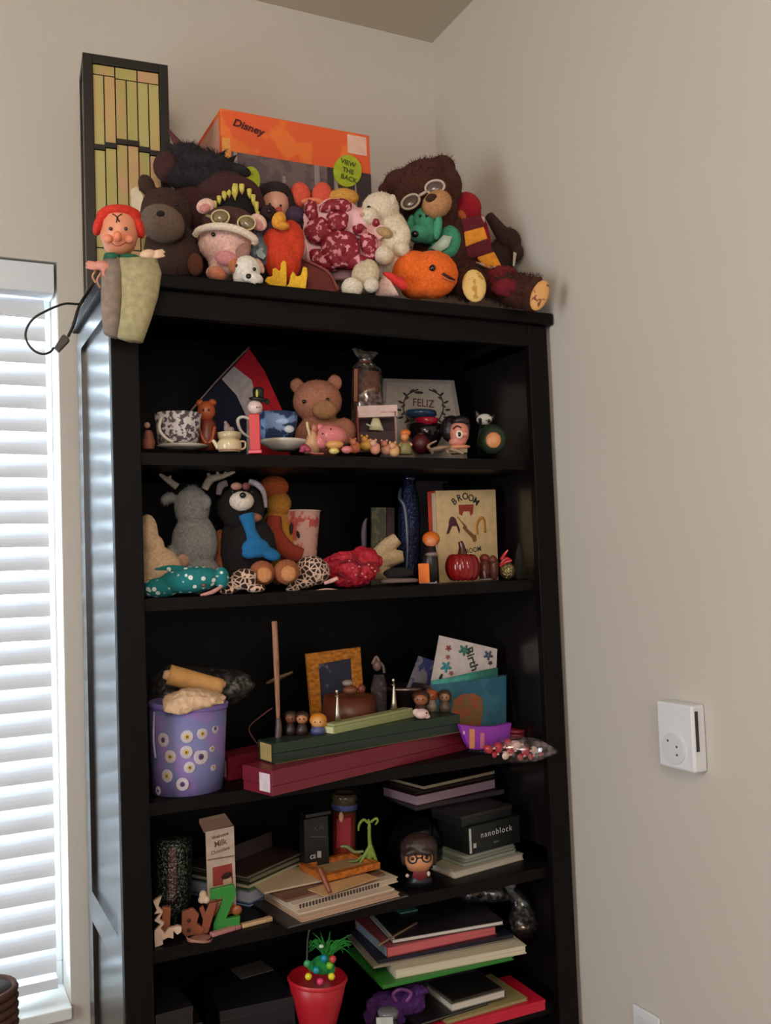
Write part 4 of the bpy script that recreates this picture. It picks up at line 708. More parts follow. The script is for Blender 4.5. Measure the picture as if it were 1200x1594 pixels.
t.part('printed_hair', M('plain', (74, 34, 42)), t.S([(700, 812), (695, 832), (699, 830), (704, 819), (711, 819), (715, 831), (716, 824), (710, 810), (704, 804)], -.7, .6), False); pr((110, 50, 50), [(699, 815), (702, 806), (708, 808), (711, 818)], 1.4)
pr((190, 130, 50), [(743, 832), (742, 818), (747, 807), (753, 809), (755, 829)], 2.4)
t.part('printed_handle', M('plain', (170, 120, 70)), t.T([(712, 805, -.4), (726, 822, -.4)], [1, 2], 6, flat=.2)); t.part('printed_broom', M('plain', (132, 84, 50)), t.S([(722, 818), (720, 822), (735, 838), (737, 844), (742, 842), (741, 833), (736, 831)], -.7, .6), False)
t = Thing('orange_haired_figurine', 'black-clad vinyl figurine with bright orange hair holding an orange book', 'figurine', 670, None, 1.66, S2)
t.part('body', M('plastic', (26, 18, 20)), [t.Lo([(656, 906, 684, 906, 12), (658, 872, 682, 872, 11), (662, 850, 678, 850, 9)])]); t.part('head', M('plastic', (206, 126, 84)), t.E(671, 843, 10, 9, -4)); t.part('hair', M('plastic', (204, 102, 22)), [t.E(671, 839, 14, 12, 2, 13)]); t.part('collar', M('plastic', (120, 100, 96)), t.E(672, 863, 10, 4, -7, 6)); t.part('orange_book', M('plain', (222, 112, 34)), t.B(652, 877, 669, 908, 5, -13), False, bv=.5); t.part('base', M('plastic', (130, 118, 120)), t.B(654, 905, 680, 909, 14, -10), False)
t = Thing('glass_pumpkin', 'ribbed red glass pumpkin with brown stem', 'pumpkin', 721, None, 1.665, S2)
gs = []
for k in range(12): a = 2*math.pi*k/12; gs.append(t.E(720+15*math.cos(a), 883, 12.5, 21, 15*math.sin(a), 12.5))
rib = [t.part('rib', M('gloss', (128, 24, 24)), q) for q in gs]
t.part('stem', M('gloss', (70, 32, 30)), t.T([(720, 866), (719, 852), (716, 843)], [9, 5, 3.5]))
t = Thing('red_cap_figurine', 'tiny reddish figurine on a pale base right of the glass pumpkin', 'figurine', 754, None, 1.67, S2)
t.part('body', M('plastic', (90, 34, 30)), t.La(754, [(8, 903), (9, 885), (6, 870)])); t.part('head', M('plastic', (120, 40, 34)), t.E(754, 869, 8, 7)); t.part('base', M('plastic', (150, 136, 132)), t.E(755, 902, 12, 1.8)); t.part('leg', M('plastic', (150, 150, 160)), t.T([(753, 889, -8), (755, 900, -8)], 1.8))
t = Thing('brown_mouse_figurine', 'tiny brown lump figurine just left of the gold ornament', 'figurine', 768, None, 1.70, S2)
t.part('body', M('plastic', (110, 66, 54)), t.E(768, 884, 9, 20)); t.part('head', M('plastic', (126, 76, 62)), t.E(766, 872, 7, 6, -4))
t = Thing('ribbon_ornament', 'shiny gold ornament tied with a red ribbon', 'ornament', 789, None, 1.67, S2)
t.part('ball', M('glitter', (110, 90, 50), (200, 190, 140)), t.E(790, 888, 12, 14)); t.part('bow', M('gloss', (170, 26, 34)), [t.T([(778, 880, -8), (788, 870, -10), (796, 874, -8)], [2, 3.5, 2], flat=.5), t.T([(780, 872, -8), (786, 862, -8), (791, 856, -8)], [3, 2.5, 1], flat=.5), t.T([(778, 882, -9), (786, 876, -10), (797, 872, -9)], 2, flat=.5)])
t = Thing('small_tree', 'small dark bottle-brush tree at the right end of the second shelf', 'ornament', 808, None, 1.69, S2)
t.part('tree', M('plush', (36, 38, 36)), [t.La(808, [(9, 900), (8, 880), (5, 862), (1, 846)])], fuzz=None); t.part('trunk', M('plain', (60, 40, 30)), t.La(808, [(3, 904), (3, 899)]))
#==LOWER==
# ================= shelf 3 =================
t = Thing('purple_bucket', 'lilac bucket printed with white daisies at the left of the third shelf', 'bucket', 292, None, 1.705, S3)
uc = 292; v0 = t.vb; bot = 1246
_, vt = 0, 1092
def rad(v): return 56+(1236-v)/140*5
t.part('bucket_wall', M('two', (134, 112, 172), (116, 118, 170), (18, .5)), t.La(uc, [(40, 1236), (55, 1236), (rad(1180), 1180), (rad(1092), 1092), (rad(1092)-2, 1092), (rad(1180)-3, 1180), (50, 1230)], cap=True, n=40))
t.part('rim', M('plastic', (140, 120, 196)), t.La(uc, [(60, 1100), (63, 1099), (63, 1092), (60, 1091)], cap=False, n=40))
DY = [(254, 1152, 11), (291, 1147, 10), (315, 1142, 9), (335, 1134, 8), (265, 1178, 10), (290, 1171, 10), (313, 1178, 12), (295, 1195, 9), (260, 1208, 10), (284, 1221, 10), (330, 1165, 6), (332, 1194, 6), (246, 1231, 7), (240, 1168, 5)]
for k, (u, v, r) in enumerate(DY):
    R_ = rad(v)+.5; dx = (u-uc)/R_; d = -R_*math.sqrt(max(0, 1-dx*dx)); yw = -math.degrees(math.asin(dx))
    f = t.part('daisy', M('plain', (186, 176, 186)), [t.E(u, v, r, r, d, 1.2, yaw=-yw, n=14)]); t.part('daisy_centre', M('plain', (190, 160, 60) if k % 3 else (90, 60, 110)), t.E(u, v, r*.4, r*.4, d-1, 1, yaw=-yw, n=10), parent=f)
    t.part('daisy_dot', M('plain', (40, 30, 30)), t.E(u, v, r*.15, r*.15, d-2, .8, n=8), parent=f)
t.part('handle', M('plastic', (150, 140, 170)), t.T([(240, 1108, -34), (239, 1150, -42), (242, 1180, -42)], 2)); t.part('printed_band', M('plain', (150, 120, 180)), t.S([(258, 1150), (258, 1151), (259, 1151), (259, 1150)], -70, 1), False)
t = Thing('paper_roll', 'tan rolled parchment lying across the lilac bucket', 'scroll', 292, None, 1.705, S3+.185); t.cl = False
t.part('roll', M('plain', (204, 154, 92)), t.T([(262, 1050, -12), (300, 1060, -8), (344, 1071, 0)], [16, 15.5, 14], 14, flat=.9)); t.part('roll_end', M('plain', (214, 176, 140)), t.T([(254, 1050, -16), (264, 1052, -14)], [6, 10], 10)); t.part('roll_core', M('plain', (200, 150, 130)), t.T([(342, 1063, -2), (350, 1066, 0)], [6, 5], 10))
t = Thing('tissue_paper', 'crumpled cream tissue paper hanging over the bucket rim', 'paper', 292, None, 1.65, S3+.16); t.cl = False
t.part('sheet', M('cloth', (206, 172, 140)), [t.Lo([(253, 1108, 282, 1112, 3), (252, 1092, 350, 1094, 16, 10), (256, 1084, 352, 1084, 26, 22), (286, 1072, 320, 1074, 20, 26)], -18)], vox=1.6, wr=(8, 12))
t = Thing('plastic_bag', 'clear crinkled plastic bag spilling over the bucket to the right', 'plastic bag', 350, None, 1.72, S3+.15); t.cl = False
t.part('film', M('film', (120, 112, 108)), [t.Lo([(232, 1060, 236, 1090, 4), (262, 1034, 258, 1098, 30), (320, 1038, 330, 1100, 34), (372, 1042, 366, 1094, 20), (388, 1052, 384, 1084, 10), (397, 1066, 394, 1074, 2)], 4)], wr=(10, 12))
t = Thing('wand', 'slender brown wand standing upright beside the green box', 'wand', 430, None, 1.66, S3+.085); t.cl = False
t.part('shaft', M('wood', (150, 108, 84), None, (100, 100, 10)), t.T([(427, 967), (430, 1030), (433, 1120)], [4.4, 4.6, 3])); t.part('grip', M('plastic', (84, 62, 60)), t.T([(433, 1118), (434, 1135), (432, 1156)], [3.4, 5.5, 5]))
# long boxes
MR = (112, 26, 44)
t = flat('maroon_box', 'long maroon box in front with a white square label on its end', 'box', 424, 1240, 730, 1166, S3, .085, 'long boxes'); w = t.w/2; t.w0 = w
t.part('box_body', M('plastic', MR), t.lb(-w, w, 0, .085, 0, .016), False, bv=.6); t.part('lid', M('plastic', MR), t.lb(-w-.0008, w+.0008, -.0008, .0858, .0165, .043), False, bv=.6)
t.part('end_label', M('plain', (214, 196, 204)), t.lb(-w-.0018, -w-.0009, .004, .034, .006, .037), False)
zm = S3+.0434; ZZ = zm
t = flat('back_maroon_box', 'second maroon long box behind the first, its pinkish label at left', 'box', 385, 1222, 560, 1180, S3, .07, 'long boxes'); w = t.w/2
b0 = t
t.part('box_body', M('plastic', MR), t.lb(-w, w, .055, .115, 0, .02), False, bv=.6); t.part('lid', M('plastic', MR), t.lb(-w-.0008, w+.0008, .0542, .1158, .0205, .042), False, bv=.6); t.part('end_label', M('plain', (176, 140, 148)), t.lb(-w-.0018, -w-.0009, .062, .092, .006, .036), False)
t = flat('green_box', 'long dark green box lying on the front maroon box', 'box', 428, 1190, 716, 1140, zm, .07, 'long boxes'); w = t.w/2
t.part('box_body', M('plastic', (28, 44, 34)), t.lb(-w, w, 0, .06, 0, .018), False, bv=.6); t.part('lid', M('plastic', (30, 48, 36)), t.lb(-w-.0008, w+.0008, -.0008, .0608, .0185, .036), False, bv=.6)
t.part('end_label', M('plain', (170, 146, 92)), t.lb(-w-.0018, -w-.0009, .01, .05, .003, .033), False); t.part('gold_line', M('plain', (120, 100, 50)), t.lb(-w, w, -.0009, -.0007, .0005, .0015), False); zg = zm+.0364; gb = t
t = flat('pale_box', 'narrow pale green stepped box lying on the dark green box', 'box', 520, 1143, 645, 1116, zg, .03, 'long boxes'); w = t.w/2
t.part('box_body', M('plastic', (150, 158, 108)), t.lb(-w, w, 0, .028, 0, .013), False, bv=.5); t.part('lid', M('plastic', (160, 164, 116)), t.lb(-w+.002, w-.002, .002, .026, .0132, .018), False, bv=.5); t.part('end_label', M('plain', (206, 204, 160)), t.lb(-w-.001, -w-.0001, .002, .026, .001, .012), False); zp = zg+.018
for (u, v0_, v1_) in ((525, 1118, 1070), (613, 1104, 1056)):
    t = Thing('metal_spike', 'silver pointed stand on the pale box, '+('left of the pair' if u < 560 else 'right of the pair'), 'ornament', u, v0_, 1.648 if u < 560 else 1.70, zp, 'silver stands on the pale box'); t.cl = False
    t.part('shaft', M('metal', (190, 180, 160)), t.La(u, [(6, v0_), (4, v0_-12), (2, v0_-34), (1.4, v1_+6)])); t.part('finial', M('metal', (200, 190, 170)), t.E(u-1, v1_+2, 2.6, 3.4)); t.part('collar', M('metal', (180, 170, 150)), t.E(u-1, v1_+9, 3.6, 1.4))
t = Thing('wooden_frame', 'small orange-brown wooden picture frame with dark blue picture', 'picture frame', 520, None, 1.82, S3, face=8)
FW = M('wood', (190, 118, 46), None, (30, 30, 60))
Q = [(477, 1018), (485, 1062), (566, 1056), (561, 1007)]; I = [(496, 1034), (500, 1060), (551, 1054), (547, 1025)]
t.part('frame_rail', FW, t.S([Q[0], I[0], I[3], Q[3]], 0, 6), False, bv=.6); t.part('frame_rail', FW, t.S([Q[0], (491, 1180), (506, 1176), I[0]], 0, 6), False, bv=.6); t.part('frame_rail', FW, t.S([I[3], (556, 1165), (572, 1165), Q[3]], 0, 6), False, bv=.6)
t.part('picture', M('two', (44, 44, 66), (110, 108, 120), (40, .6)), t.S([(494, 1032), (504, 1176), (558, 1170), (549, 1022)], 3, 3), False)
t = Thing('brown_bowl', 'reddish brown wooden bowl behind the silver stands', 'bowl', 544, None, 1.76, S3)
t.part('bowl_body', M('plastic', (96, 46, 28)), t.La(544, [(24, 1165), (32, 1150), (42, 1110), (40, 1082), (36, 1084), (26, 1140)])); t.part('lump', M('plastic', (120, 70, 52)), t.E(545, 1074, 12, 7, -20)); t.part('lump', M('plastic', (110, 50, 40)), t.E(563, 1072, 6, 7, -24)); t.part('lump', M('plastic', (150, 130, 120)), t.E(541, 1063, 9, 5, -22))
t = Thing('carved_statue', 'dark ornate carved standing figure right of the picture frame', 'statue', 591, None, 1.80, S3)
t.part('robe', M('two', (52, 42, 40), (86, 76, 70), (90, .58)), t.Lo([(576, 1165, 606, 1165, 10), (579, 1110, 602, 1110, 9), (577, 1070, 602, 1066, 8), (582, 1050, 598, 1050, 6)])); t.part('head', M('plastic', (110, 84, 72)), t.E(587, 1036, 7, 9)); t.part('crown', M('plastic', (120, 96, 80)), t.T([(580, 1034), (586, 1022), (592, 1036)], [3, 2, 3])); t.part('arm', M('plastic', (90, 74, 66)), t.T([(598, 1048), (596, 1036), (590, 1030)], 2.4))
t = Thing('gold_stick', 'thin golden-brown branch leaning behind the wand', 'stick', 440, None, 1.84, S3)
t.part('branch', M('plastic', (90, 68, 34)), t.T([(414, 1064), (432, 1056), (456, 1046)], [2, 4.5, 2], flat=.6)); t.part('stem', M('plastic', (70, 50, 30)), t.T([(432, 1056), (428, 1180)], 1.6))
t = Thing('wire_loop', 'thin dark reddish wire loop standing left of the wand', 'wire', 405, None, 1.70, S3)
t.part('wire', M('plastic', (90, 46, 40)), t.T([(424, 1102), (410, 1112), (388, 1132), (396, 1152), (406, 1160), (420, 1165)], 1.1, 6))
def fig(name, label, u, v, Y, z, hr, body, hair, skin, h=30, group='small figurines on the long boxes'):
    t = Thing(name, label, 'figurine', u, v, Y, z, group); t.cl = False
    t.part('body', M('plastic', body), t.La(u, [(hr*.8, v), (hr*.85, v-h*.2), (hr*.45, v-h*.5)])); t.part('head', M('plastic', skin), t.E(u, v-h*.62, hr*.8, hr*.75, -1)); t.part('hair', M('plastic', hair), [t.E(u, v-h*.72, hr, hr*.75, hr*.25), t.E(u+hr*.5, v-h*.6, hr*.5, hr*.7, hr*.2)], vox=.9)
    t.eyes([(u-hr*.35, v-h*.6, -hr*.85), (u+hr*.25, v-h*.6, -hr*.85)], 1.1); return t
fig('dark_figurine', 'small dark brown figurine beside the wand on the green box', 452, 1150, 1.665, zg, 11, (40, 26, 24), (46, 28, 24), (110, 62, 44), 42)
fig('brown_figurine', 'small brown-haired figurine left of the orange-haired head', 470, 1152, 1.655, zg, 11, (50, 30, 28), (50, 28, 20), (176, 116, 80), 40)
fig('orange_figurine', 'small figurine with round orange hair and blue body on the green box', 495, 1144, 1.645, zg, 14, (70, 76, 120), (206, 130, 40), (210, 150, 90), 30)
fig('brunette_figurine', 'small long-haired dark brown figurine at the right end of the pale box', 655, 1112, 1.70, zg, 14, (60, 34, 26), (60, 32, 22), (150, 90, 60), 42)
fig('orange_bird_figurine', 'orange and cream winged figurine behind the brunette one', 672, 1104, 1.74, zg, 10, (150, 130, 110), (170, 84, 34), (170, 90, 50), 38)
fig('brown_bun_figurine', 'small brown-haired figurine nearest the teal gift bag', 692, 1112, 1.72, zg, 11, (90, 76, 64), (66, 44, 34), (150, 110, 80), 36)
t = Thing('white_dog_figurine', 'tiny white dog figurine on the green box edge', 'figurine', 657, 1117, 1.66, zg); t.cl = False
t.part('body', M('gloss', (222, 190, 184)), [t.E(656, 1108, 12, 8), t.E(648, 1106, 6, 6), t.E(664, 1112, 6, 4)], vox=.9); t.eyes([(664, 1107, -8)], 1.4)
t = Thing('photo_card', 'blue and white photo card leaning left of the flowered card', 'card', 656, None, 1.83, S3, face=10)
t.part('card', M('two', (60, 66, 120), (130, 124, 130), (25, .5)), t.S([(652, 1021), (634, 1070), (640, 1150), (690, 1150), (676, 1029)], 0, 2), False)
t = Thing('silver_tray', 'grey metal dish behind the right silver stand', 'dish', 630, None, 1.80, S3)
t.part('dish', M('metal', (120, 104, 100)), t.La(630, [(14, 1150), (18, 1100), (34, 1072), (36, 1066), (33, 1068), (14, 1096)]))
t = Thing('birthday_card', 'white card with flowers and the word Birth standing in the teal bag', 'greeting card', 722, None, 1.79, S3, face=-8)
t.part('card', M('plain', (206, 190, 184)), t.S([(684, 989), (671, 1060), (671, 1130), (768, 1130), (774, 1010)], 0, 2), False)
t.part('lettering', M('plain', (44, 60, 48)), t.text('Birth', 734, 1026, 19, -.8, -74, 1, .02), False)
for u, v, r, c in ((698, 1009, 5, (150, 60, 60)), (697, 1023, 4, (170, 90, 90)), (722, 1012, 9, (60, 120, 110)), (694, 1038, 9, (60, 136, 150)), (760, 1020, 8, (60, 80, 100)), (702, 1048, 4, (150, 90, 60)), (763, 1032, 4, (60, 40, 40))):
    for k in range(5): a = k*1.257+.3; t.part('petal', M('plain', c), t.E(u+r*.55*math.cos(a), v+r*.55*math.sin(a), r*.5, r*.28, -.9, .8, rot=-math.degrees(a), n=8))
t.part('printed_leaf', M('plain', (40, 30, 34)), t.E(686, 1054, 2.5, 6, -.9, .8, rot=-30, n=8))
t = Thing('teal_gift_bag', 'teal-blue gift bag printed with an orange pumpkin shape, holding the card', 'gift bag', 730, None, 1.735, S3, face=0)
TB = M('plastic', (44, 96, 116)); t.part('front_panel', M('two', (40, 92, 112), (52, 104, 122), (14, .5)), t.S([(673, 1066), (676, 1150), (786, 1150), (786, 1052), (730, 1060)], 0, 1.5), False)
t.part('side_panel', TB, dict(v=[t.pt(786, 1052, 0), t.pt(786, 1150, 0), t.pt(783, 1150, 40), t.pt(790, 1050, 40), t.pt(787.5, 1052, 0), t.pt(787.5, 1150, 0), t.pt(784.5, 1150, 40), t.pt(791.5, 1050, 40)], f=[(0, 1, 2, 3), (7, 6, 5, 4), (0, 4, 5, 1), (3, 2, 6, 7), (0, 3, 7, 4), (1, 5, 6, 2)]), False)
t.part('back_panel', TB, t.S([(680, 1058), (682, 1145), (788, 1145), (790, 1050)], 40, 1.5), False); t.part('tissue', M('cloth', (70, 150, 140)), t.S([(672, 1060), (700, 1056), (730, 1048), (774, 1040), (775, 1066), (674, 1074)], 6, 4), True, wr=(4, 8))
t.part('pumpkin_print', M('two', (150, 76, 44), (120, 90, 50), (40, .5)), t.S([(706, 1088), (722, 1080), (740, 1080), (750, 1086), (752, 1105), (748, 1130), (716, 1130), (702, 1112)], -1, .8), False)
t = Thing('purple_gift_tag', 'bright purple gift bag top with gold lettering lying by the boxes', 'gift bag', 757, 1166, 1.66, S3, face=2); t.cl = False
t.part('front_panel', M('plastic', (136, 50, 164)), t.S([(717, 1124), (726, 1150), (734, 1163), (758, 1164), (794, 1146), (797, 1121), (772, 1127), (740, 1127)], -4, 12), True, bv=1.5)
t.part('gold_lettering', M('plain', (206, 130, 90)), t.R(731, 1131, 8, 30, -5, 1), False); t.part('gold_lettering', M('plain', (190, 110, 130)), t.R(748, 1137, 6, 24, -5, 1), False); t.part('gold_lettering', M('plain', (206, 160, 190)), t.R(721, 1134, 3, 5, -5, 1), False)
t = Thing('candy_bag', 'clear bag of red and white candies drooping over the shelf edge at right', 'candy bag', 796, None, 1.645, S3); t.cl = False
t.part('film', M('film', (190, 170, 170)), [t.Lo([(725, 1170, 728, 1176, 2), (760, 1152, 750, 1186, 16), (800, 1144, 790, 1188, 20), (840, 1150, 834, 1186, 14), (866, 1168, 866, 1172, 1)], -2)], wr=(6, 10))
for k, (u, v, r, c) in enumerate([(802, 1162, 9, 1), (785, 1178, 8, 1), (816, 1172, 9, 0), (830, 1170, 7, 1), (775, 1166, 9, 0), (793, 1172, 8, 0), (824, 1179, 6, 0), (760, 1168, 8, 0), (808, 1180, 7, 0), (768, 1177, 6, 0), (840, 1176, 5, 0), (790, 1158, 7, 0)]):
    q = Thing('candy', ['big white candy at the top middle of the clear candy bag', 'white candy at the lower left of the clear candy bag', 'pinkish red candy right of centre in the clear candy bag', 'white candy nearest the right end of the clear candy bag', 'pinkish red candy at the upper left of the candy bag', 'pinkish red candy in the very middle of the candy bag', 'small pinkish red candy low on the right of the bag', 'pinkish red candy furthest left in the clear bag', 'pinkish red candy at the bottom middle of the bag', 'small pinkish red candy at the bottom left of the bag', 'tiny pinkish red candy furthest right in the clear bag', 'pinkish red candy highest in the pile beside the big white one'][k], 'candy', u, v+r, 1.645, None, 'white candies in the clear bag' if c else 'pinkish red candies in the clear bag'); q.part('sweet', M('gloss', (214, 180, 170) if c else (166, 50, 62)), q.E(u, v-2, r, r*.85, -6, r*.8, rot=k*20)); q.part('wrapper_twist', M('plastic', (206, 160, 160)), q.T([(u+r*.8, v-2, -6), (u+r*1.4, v-4, -6)], [1, 2.4], 6))
t = Thing('red_box', 'small dark red round box behind the purple gift bag', 'box', 806, None, 1.76, S3)
t.part('box_body', M('plastic', (120, 20, 30)), t.La(803, [(22, 1160), (22, 1138)])); t.part('lid', M('plastic', (130, 24, 36)), t.La(803, [(23, 1139), (23, 1133)]))
# ================= shelf 4 =================
t = Thing('tinsel_tube', 'dark green glittery tinsel cylinder at the left of the fourth shelf', 'ornament', 270, None, 1.76, S4)
t.part('core', M('glitter', (20, 22, 20), (130, 150, 130)), t.La(268, [(28, 1435), (30, 1400), (31, 1320), (30, 1303), (8, 1300)], n=24), wr=(5, 5)); t.part('foil_panel', M('glitter', (90, 66, 66), (170, 160, 150)), t.T([(268, 1318, -30), (268, 1360, -31), (266, 1405, -30)], [7, 8, 9], flat=.4))
t = Thing('milk_carton', 'white cardboard gift carton with brown flap and red picture, beside the tinsel', 'carton', 342, None, 1.72, S4, face=8)
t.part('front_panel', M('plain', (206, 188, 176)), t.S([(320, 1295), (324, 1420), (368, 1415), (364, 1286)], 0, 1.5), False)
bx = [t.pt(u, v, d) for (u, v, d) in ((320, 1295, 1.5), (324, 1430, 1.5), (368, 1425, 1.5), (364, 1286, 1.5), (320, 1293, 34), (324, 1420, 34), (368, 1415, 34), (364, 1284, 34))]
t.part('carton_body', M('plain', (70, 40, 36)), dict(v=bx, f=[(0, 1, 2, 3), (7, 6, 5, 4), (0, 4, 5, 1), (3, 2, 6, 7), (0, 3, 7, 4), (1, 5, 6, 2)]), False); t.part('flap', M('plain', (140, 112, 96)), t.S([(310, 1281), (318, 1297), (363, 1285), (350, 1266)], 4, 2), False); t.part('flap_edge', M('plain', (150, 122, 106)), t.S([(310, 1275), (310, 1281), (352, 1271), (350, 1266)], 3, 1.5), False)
for i, (w_, sz) in enumerate([('Welcome', 7.5), ('Milk', 13), ('Chocolate', 8)]): t.part('lettering', M('plain', (110, 90, 60) if i else (60, 44, 36)), t.text(w_, 343, 1301+i*11.5, sz, -.5, 6, .95, .01), False)
t.part('printed_line', M('plain', (130, 110, 96)), t.S([(323, 1338), (323, 1340), (365, 1333), (365, 1331)], -.6, .5), False); t.part('red_picture', M('plain', (160, 60, 54)), t.S([(331, 1351), (332, 1380), (363, 1374), (361, 1344)], -.8, .7), False)
t.part('printed_head', M('plain', (206, 180, 150)), t.E(354, 1372, 8, 8, -1.5, 1)); t.part('printed_hat', M('plain', (44, 20, 20)), t.E(353, 1363, 9, 5, -2, 1, rot=10))
def letter(name, label, polys, col, u, v, Y, kind='plastic', th=9):
    t = Thing(name, label, 'wooden letter', u, v, Y, S4, 'wooden letters'); t.cl = False
    t.part('letter_body', M(kind, col), [t.S(p, 0, th) for p in polys], False, bv=.8); return t
t = letter('letter_z', 'green wooden letter Z with a brown bear shape behind it', [[(326, 1387), (328, 1403), (348, 1399), (332, 1440), (332, 1452), (373, 1445), (374, 1428), (352, 1432), (368, 1392), (364, 1379)]], (40, 122, 44), 352, 1450, 1.655)
t.part('white_puff', M('cloth', (206, 180, 156)), [t.E(316, 1395, 6, 8, 3), t.E(314, 1402, 6, 6, 3), t.E(321, 1402, 6, 6, 3)], vox=1); t.part('bear_shape', M('plastic', (140, 78, 44)), [t.E(330, 1406, 9, 8, 8, 4), t.E(368, 1418, 9, 8, 10, 4), t.E(345, 1415, 22, 14, 14, 4)], vox=1)
t = letter('letter_r', 'brown wooden letter R beside the green one', [[(283, 1420), (282, 1450), (290, 1460), (300, 1452), (312, 1458), (318, 1446), (306, 1438), (310, 1424), (300, 1414)]], (134, 72, 48), 298, 1458, 1.66)
t.part('spot', M('plain', (50, 24, 22)), t.E(294, 1433, 3, 3, -1, 1)); t.part('spot', M('plain', (50, 24, 22)), t.E(294, 1448, 3, 3, -1, 1))
letter('letter_y', 'brown wooden letter between the R shape and green Z', [[(310, 1418), (316, 1436), (312, 1458), (324, 1456), (330, 1436), (338, 1408), (326, 1410), (320, 1424), (316, 1414)]], (128, 66, 44), 322, 1458, 1.655)
letter('letter_i', 'plain brown upright wooden letter at the far left', [[(252, 1416), (252, 1462), (264, 1460), (266, 1416)]], (140, 76, 46), 258, 1470, 1.66)
t = letter('zigzag_snake', 'white zigzag wooden letter outlined in pink at the left end', [[(238, 1412), (244, 1425), (240, 1432), (250, 1430), (240, 1442), (250, 1448), (240, 1458), (246, 1462), (250, 1474), (262, 1468), (270, 1470), (270, 1458), (276, 1464), (282, 1460), (283, 1452), (276, 1450), (270, 1452), (262, 1454), (256, 1462), (250, 1454), (256, 1446), (248, 1440), (254, 1428), (246, 1420), (252, 1404), (244, 1408)], [(240, 1458), (241, 1484), (254, 1479), (252, 1464)]], (206, 178, 160), 260, 1480, 1.645)
t = Thing('round_disc', 'flat pinkish brown wooden disc on the shelf edge under the letters', 'disc', 310, 1468, 1.64, S4, face=0)
t.part('plate', M('plastic', (140, 92, 80)), t.E(310, 1466, 19, 3.2, 0, 14)); t.part('rim', M('plastic', (150, 104, 88)), t.La(310, [(19.5, 1467), (19.8, 1465), (19.3, 1463.5)], cap=False))
def strip(name, label, u0, v0, u1, v1, col, w_=.012):
    t = flat(name, label, 'marker', u0, v0, u1, v1, S4, w_); w = t.w/2
    t.part('barrel', M('plastic', col), t.lb(-w, w*.6, 0, w_, 0, .007), False, bv=1.5); t.part('cap', M('plastic', tuple(int(c*.9) for c in col)), t.lb(w*.6, w, -.0004, w_+.0004, 0, .0075), False, bv=1.5)
strip('pink_marker', 'short pink marker lying in front of the green letter', 331, 1460, 376, 1446, (176, 116, 116)); strip('yellow_marker', 'cream marker lying to the right of the pink one', 378, 1446, 425, 1434, (196, 160, 120))
# magazine stack
zz = S4; 
for i, (h, c, pg, nm, lab, dx) in enumerate([(.006, (30, 70, 110), (170, 180, 196), 'magazine', 'blue-covered magazine, lowest of the left stack', 0), (.022, (120, 130, 150), (170, 172, 186), 'book', 'thick pale blue-grey book in the left stack', 2), (.004, (60, 120, 50), (180, 200, 150), 'magazine', 'thin bright green magazine above the pale book', 4), (.009, (60, 66, 44), (176, 170, 140), 'magazine', 'dull olive magazine in the left stack', 0), (.010, (54, 46, 40), (110, 110, 90), 'magazine', 'dark worn magazine second from the top of the left stack', 6), (.006, (60, 44, 38), (120, 110, 96), 'magazine', 'dark curled magazine on top of the left stack', -4)]):
    book(nm, lab, 388+dx*.4, 1413-dx*.3, 472-dx*.5, 1372+dx*.3, S4, h, .17, c, pg, None, 'magazines in the left stack', 'book' if nm == 'book' else 'magazine').e.location.z = zz; zz += h+.0003
zl = zz
t = flat('curled_leaflet', 'dark curled leaflet sticking up behind the left magazine stack', 'leaflet', 395, 1400, 460, 1370, S4, .01); t.e.location.z = zl
t.part('sheet', M('plain', (66, 52, 44)), t.lb(-t.w*.6, t.w*.5, .06, .0615, 0.0, .03), False, wr=None)
# notebooks in the middle
zz = S4
for h, c, pg, lab, a in [(.004, (40, 36, 38), (196, 170, 150), 'dark grey folder at the bottom of the notebook pile', (448, 1446, 636, 1396)), (.008, (190, 160, 136), (176, 140, 116), 'thick cream notebook low in the notebook pile', (470, 1440, 622, 1399)), (.003, (206, 186, 166), (214, 196, 176), 'thin cream booklet in the middle of the notebook pile', (466, 1436, 614, 1396)), (.010, (206, 190, 170), (190, 170, 150), 'spiral-bound pad in the notebook pile', (458, 1432, 620, 1386)), (.004, (120, 84, 66), (170, 130, 100), 'brown card folder on the notebook pile', (446, 1428, 600, 1384))]:
    t = book('notebook' if 'folder' not in lab else 'folder', lab, a[0], a[1]+zz*0, a[2], a[3], S4, h, .15, c, pg, None, 'notebooks in the middle pile', 'notebook'); t.e.location.z = zz; zz += h+.0003
    if 'spiral' in lab:
        for k in range(26): t.part('coil', M('plain', (60, 50, 46)), t.lb(-t.w/2+.012+k*.0068, -t.w/2+.0145+k*.0068, -.0012, .004, .0012, .0088), False)
t = book('paper_pad', 'loose cream papers sticking out left of the notebook pile', 412, 1420, 520, 1396, S4, .003, .10, (206, 180, 150), (206, 180, 150), None, 'notebooks in the middle pile', 'paper'); t.e.location.z = zz+.002; zz += .0055
t = flat('picture_frame', 'orange-brown wooden frame lying on top of the notebook pile', 'picture frame', 505, 1374, 592, 1352, S4+.036, .10); t.e.location.z = zz; w = t.w/2
FO = M('wood', (176, 100, 40), None, (40, 40, 40)); t.part('frame_rail', FO, t.lb(-w, w, 0, .014, 0, .012), False, bv=.5); t.part('frame_rail', FO, t.lb(-w, w, .086, .10, 0, .012), False, bv=.5); t.part('frame_rail', FO, t.lb(-w, -w+.014, .014, .086, 0, .012), False, bv=.5); t.part('frame_rail', FO, t.lb(w-.014, w, .014, .086, 0, .012), False, bv=.5); t.part('backing', M('plain', (176, 140, 100)), t.lb(-w+.014, w-.014, .014, .086, .002, .004), False)
t = flat('torn_paper', 'tan torn paper sheet under the orange frame', 'paper', 505, 1392, 590, 1364, S4+.035, .05); t.e.location.z = S4+.0312; w = t.w/2
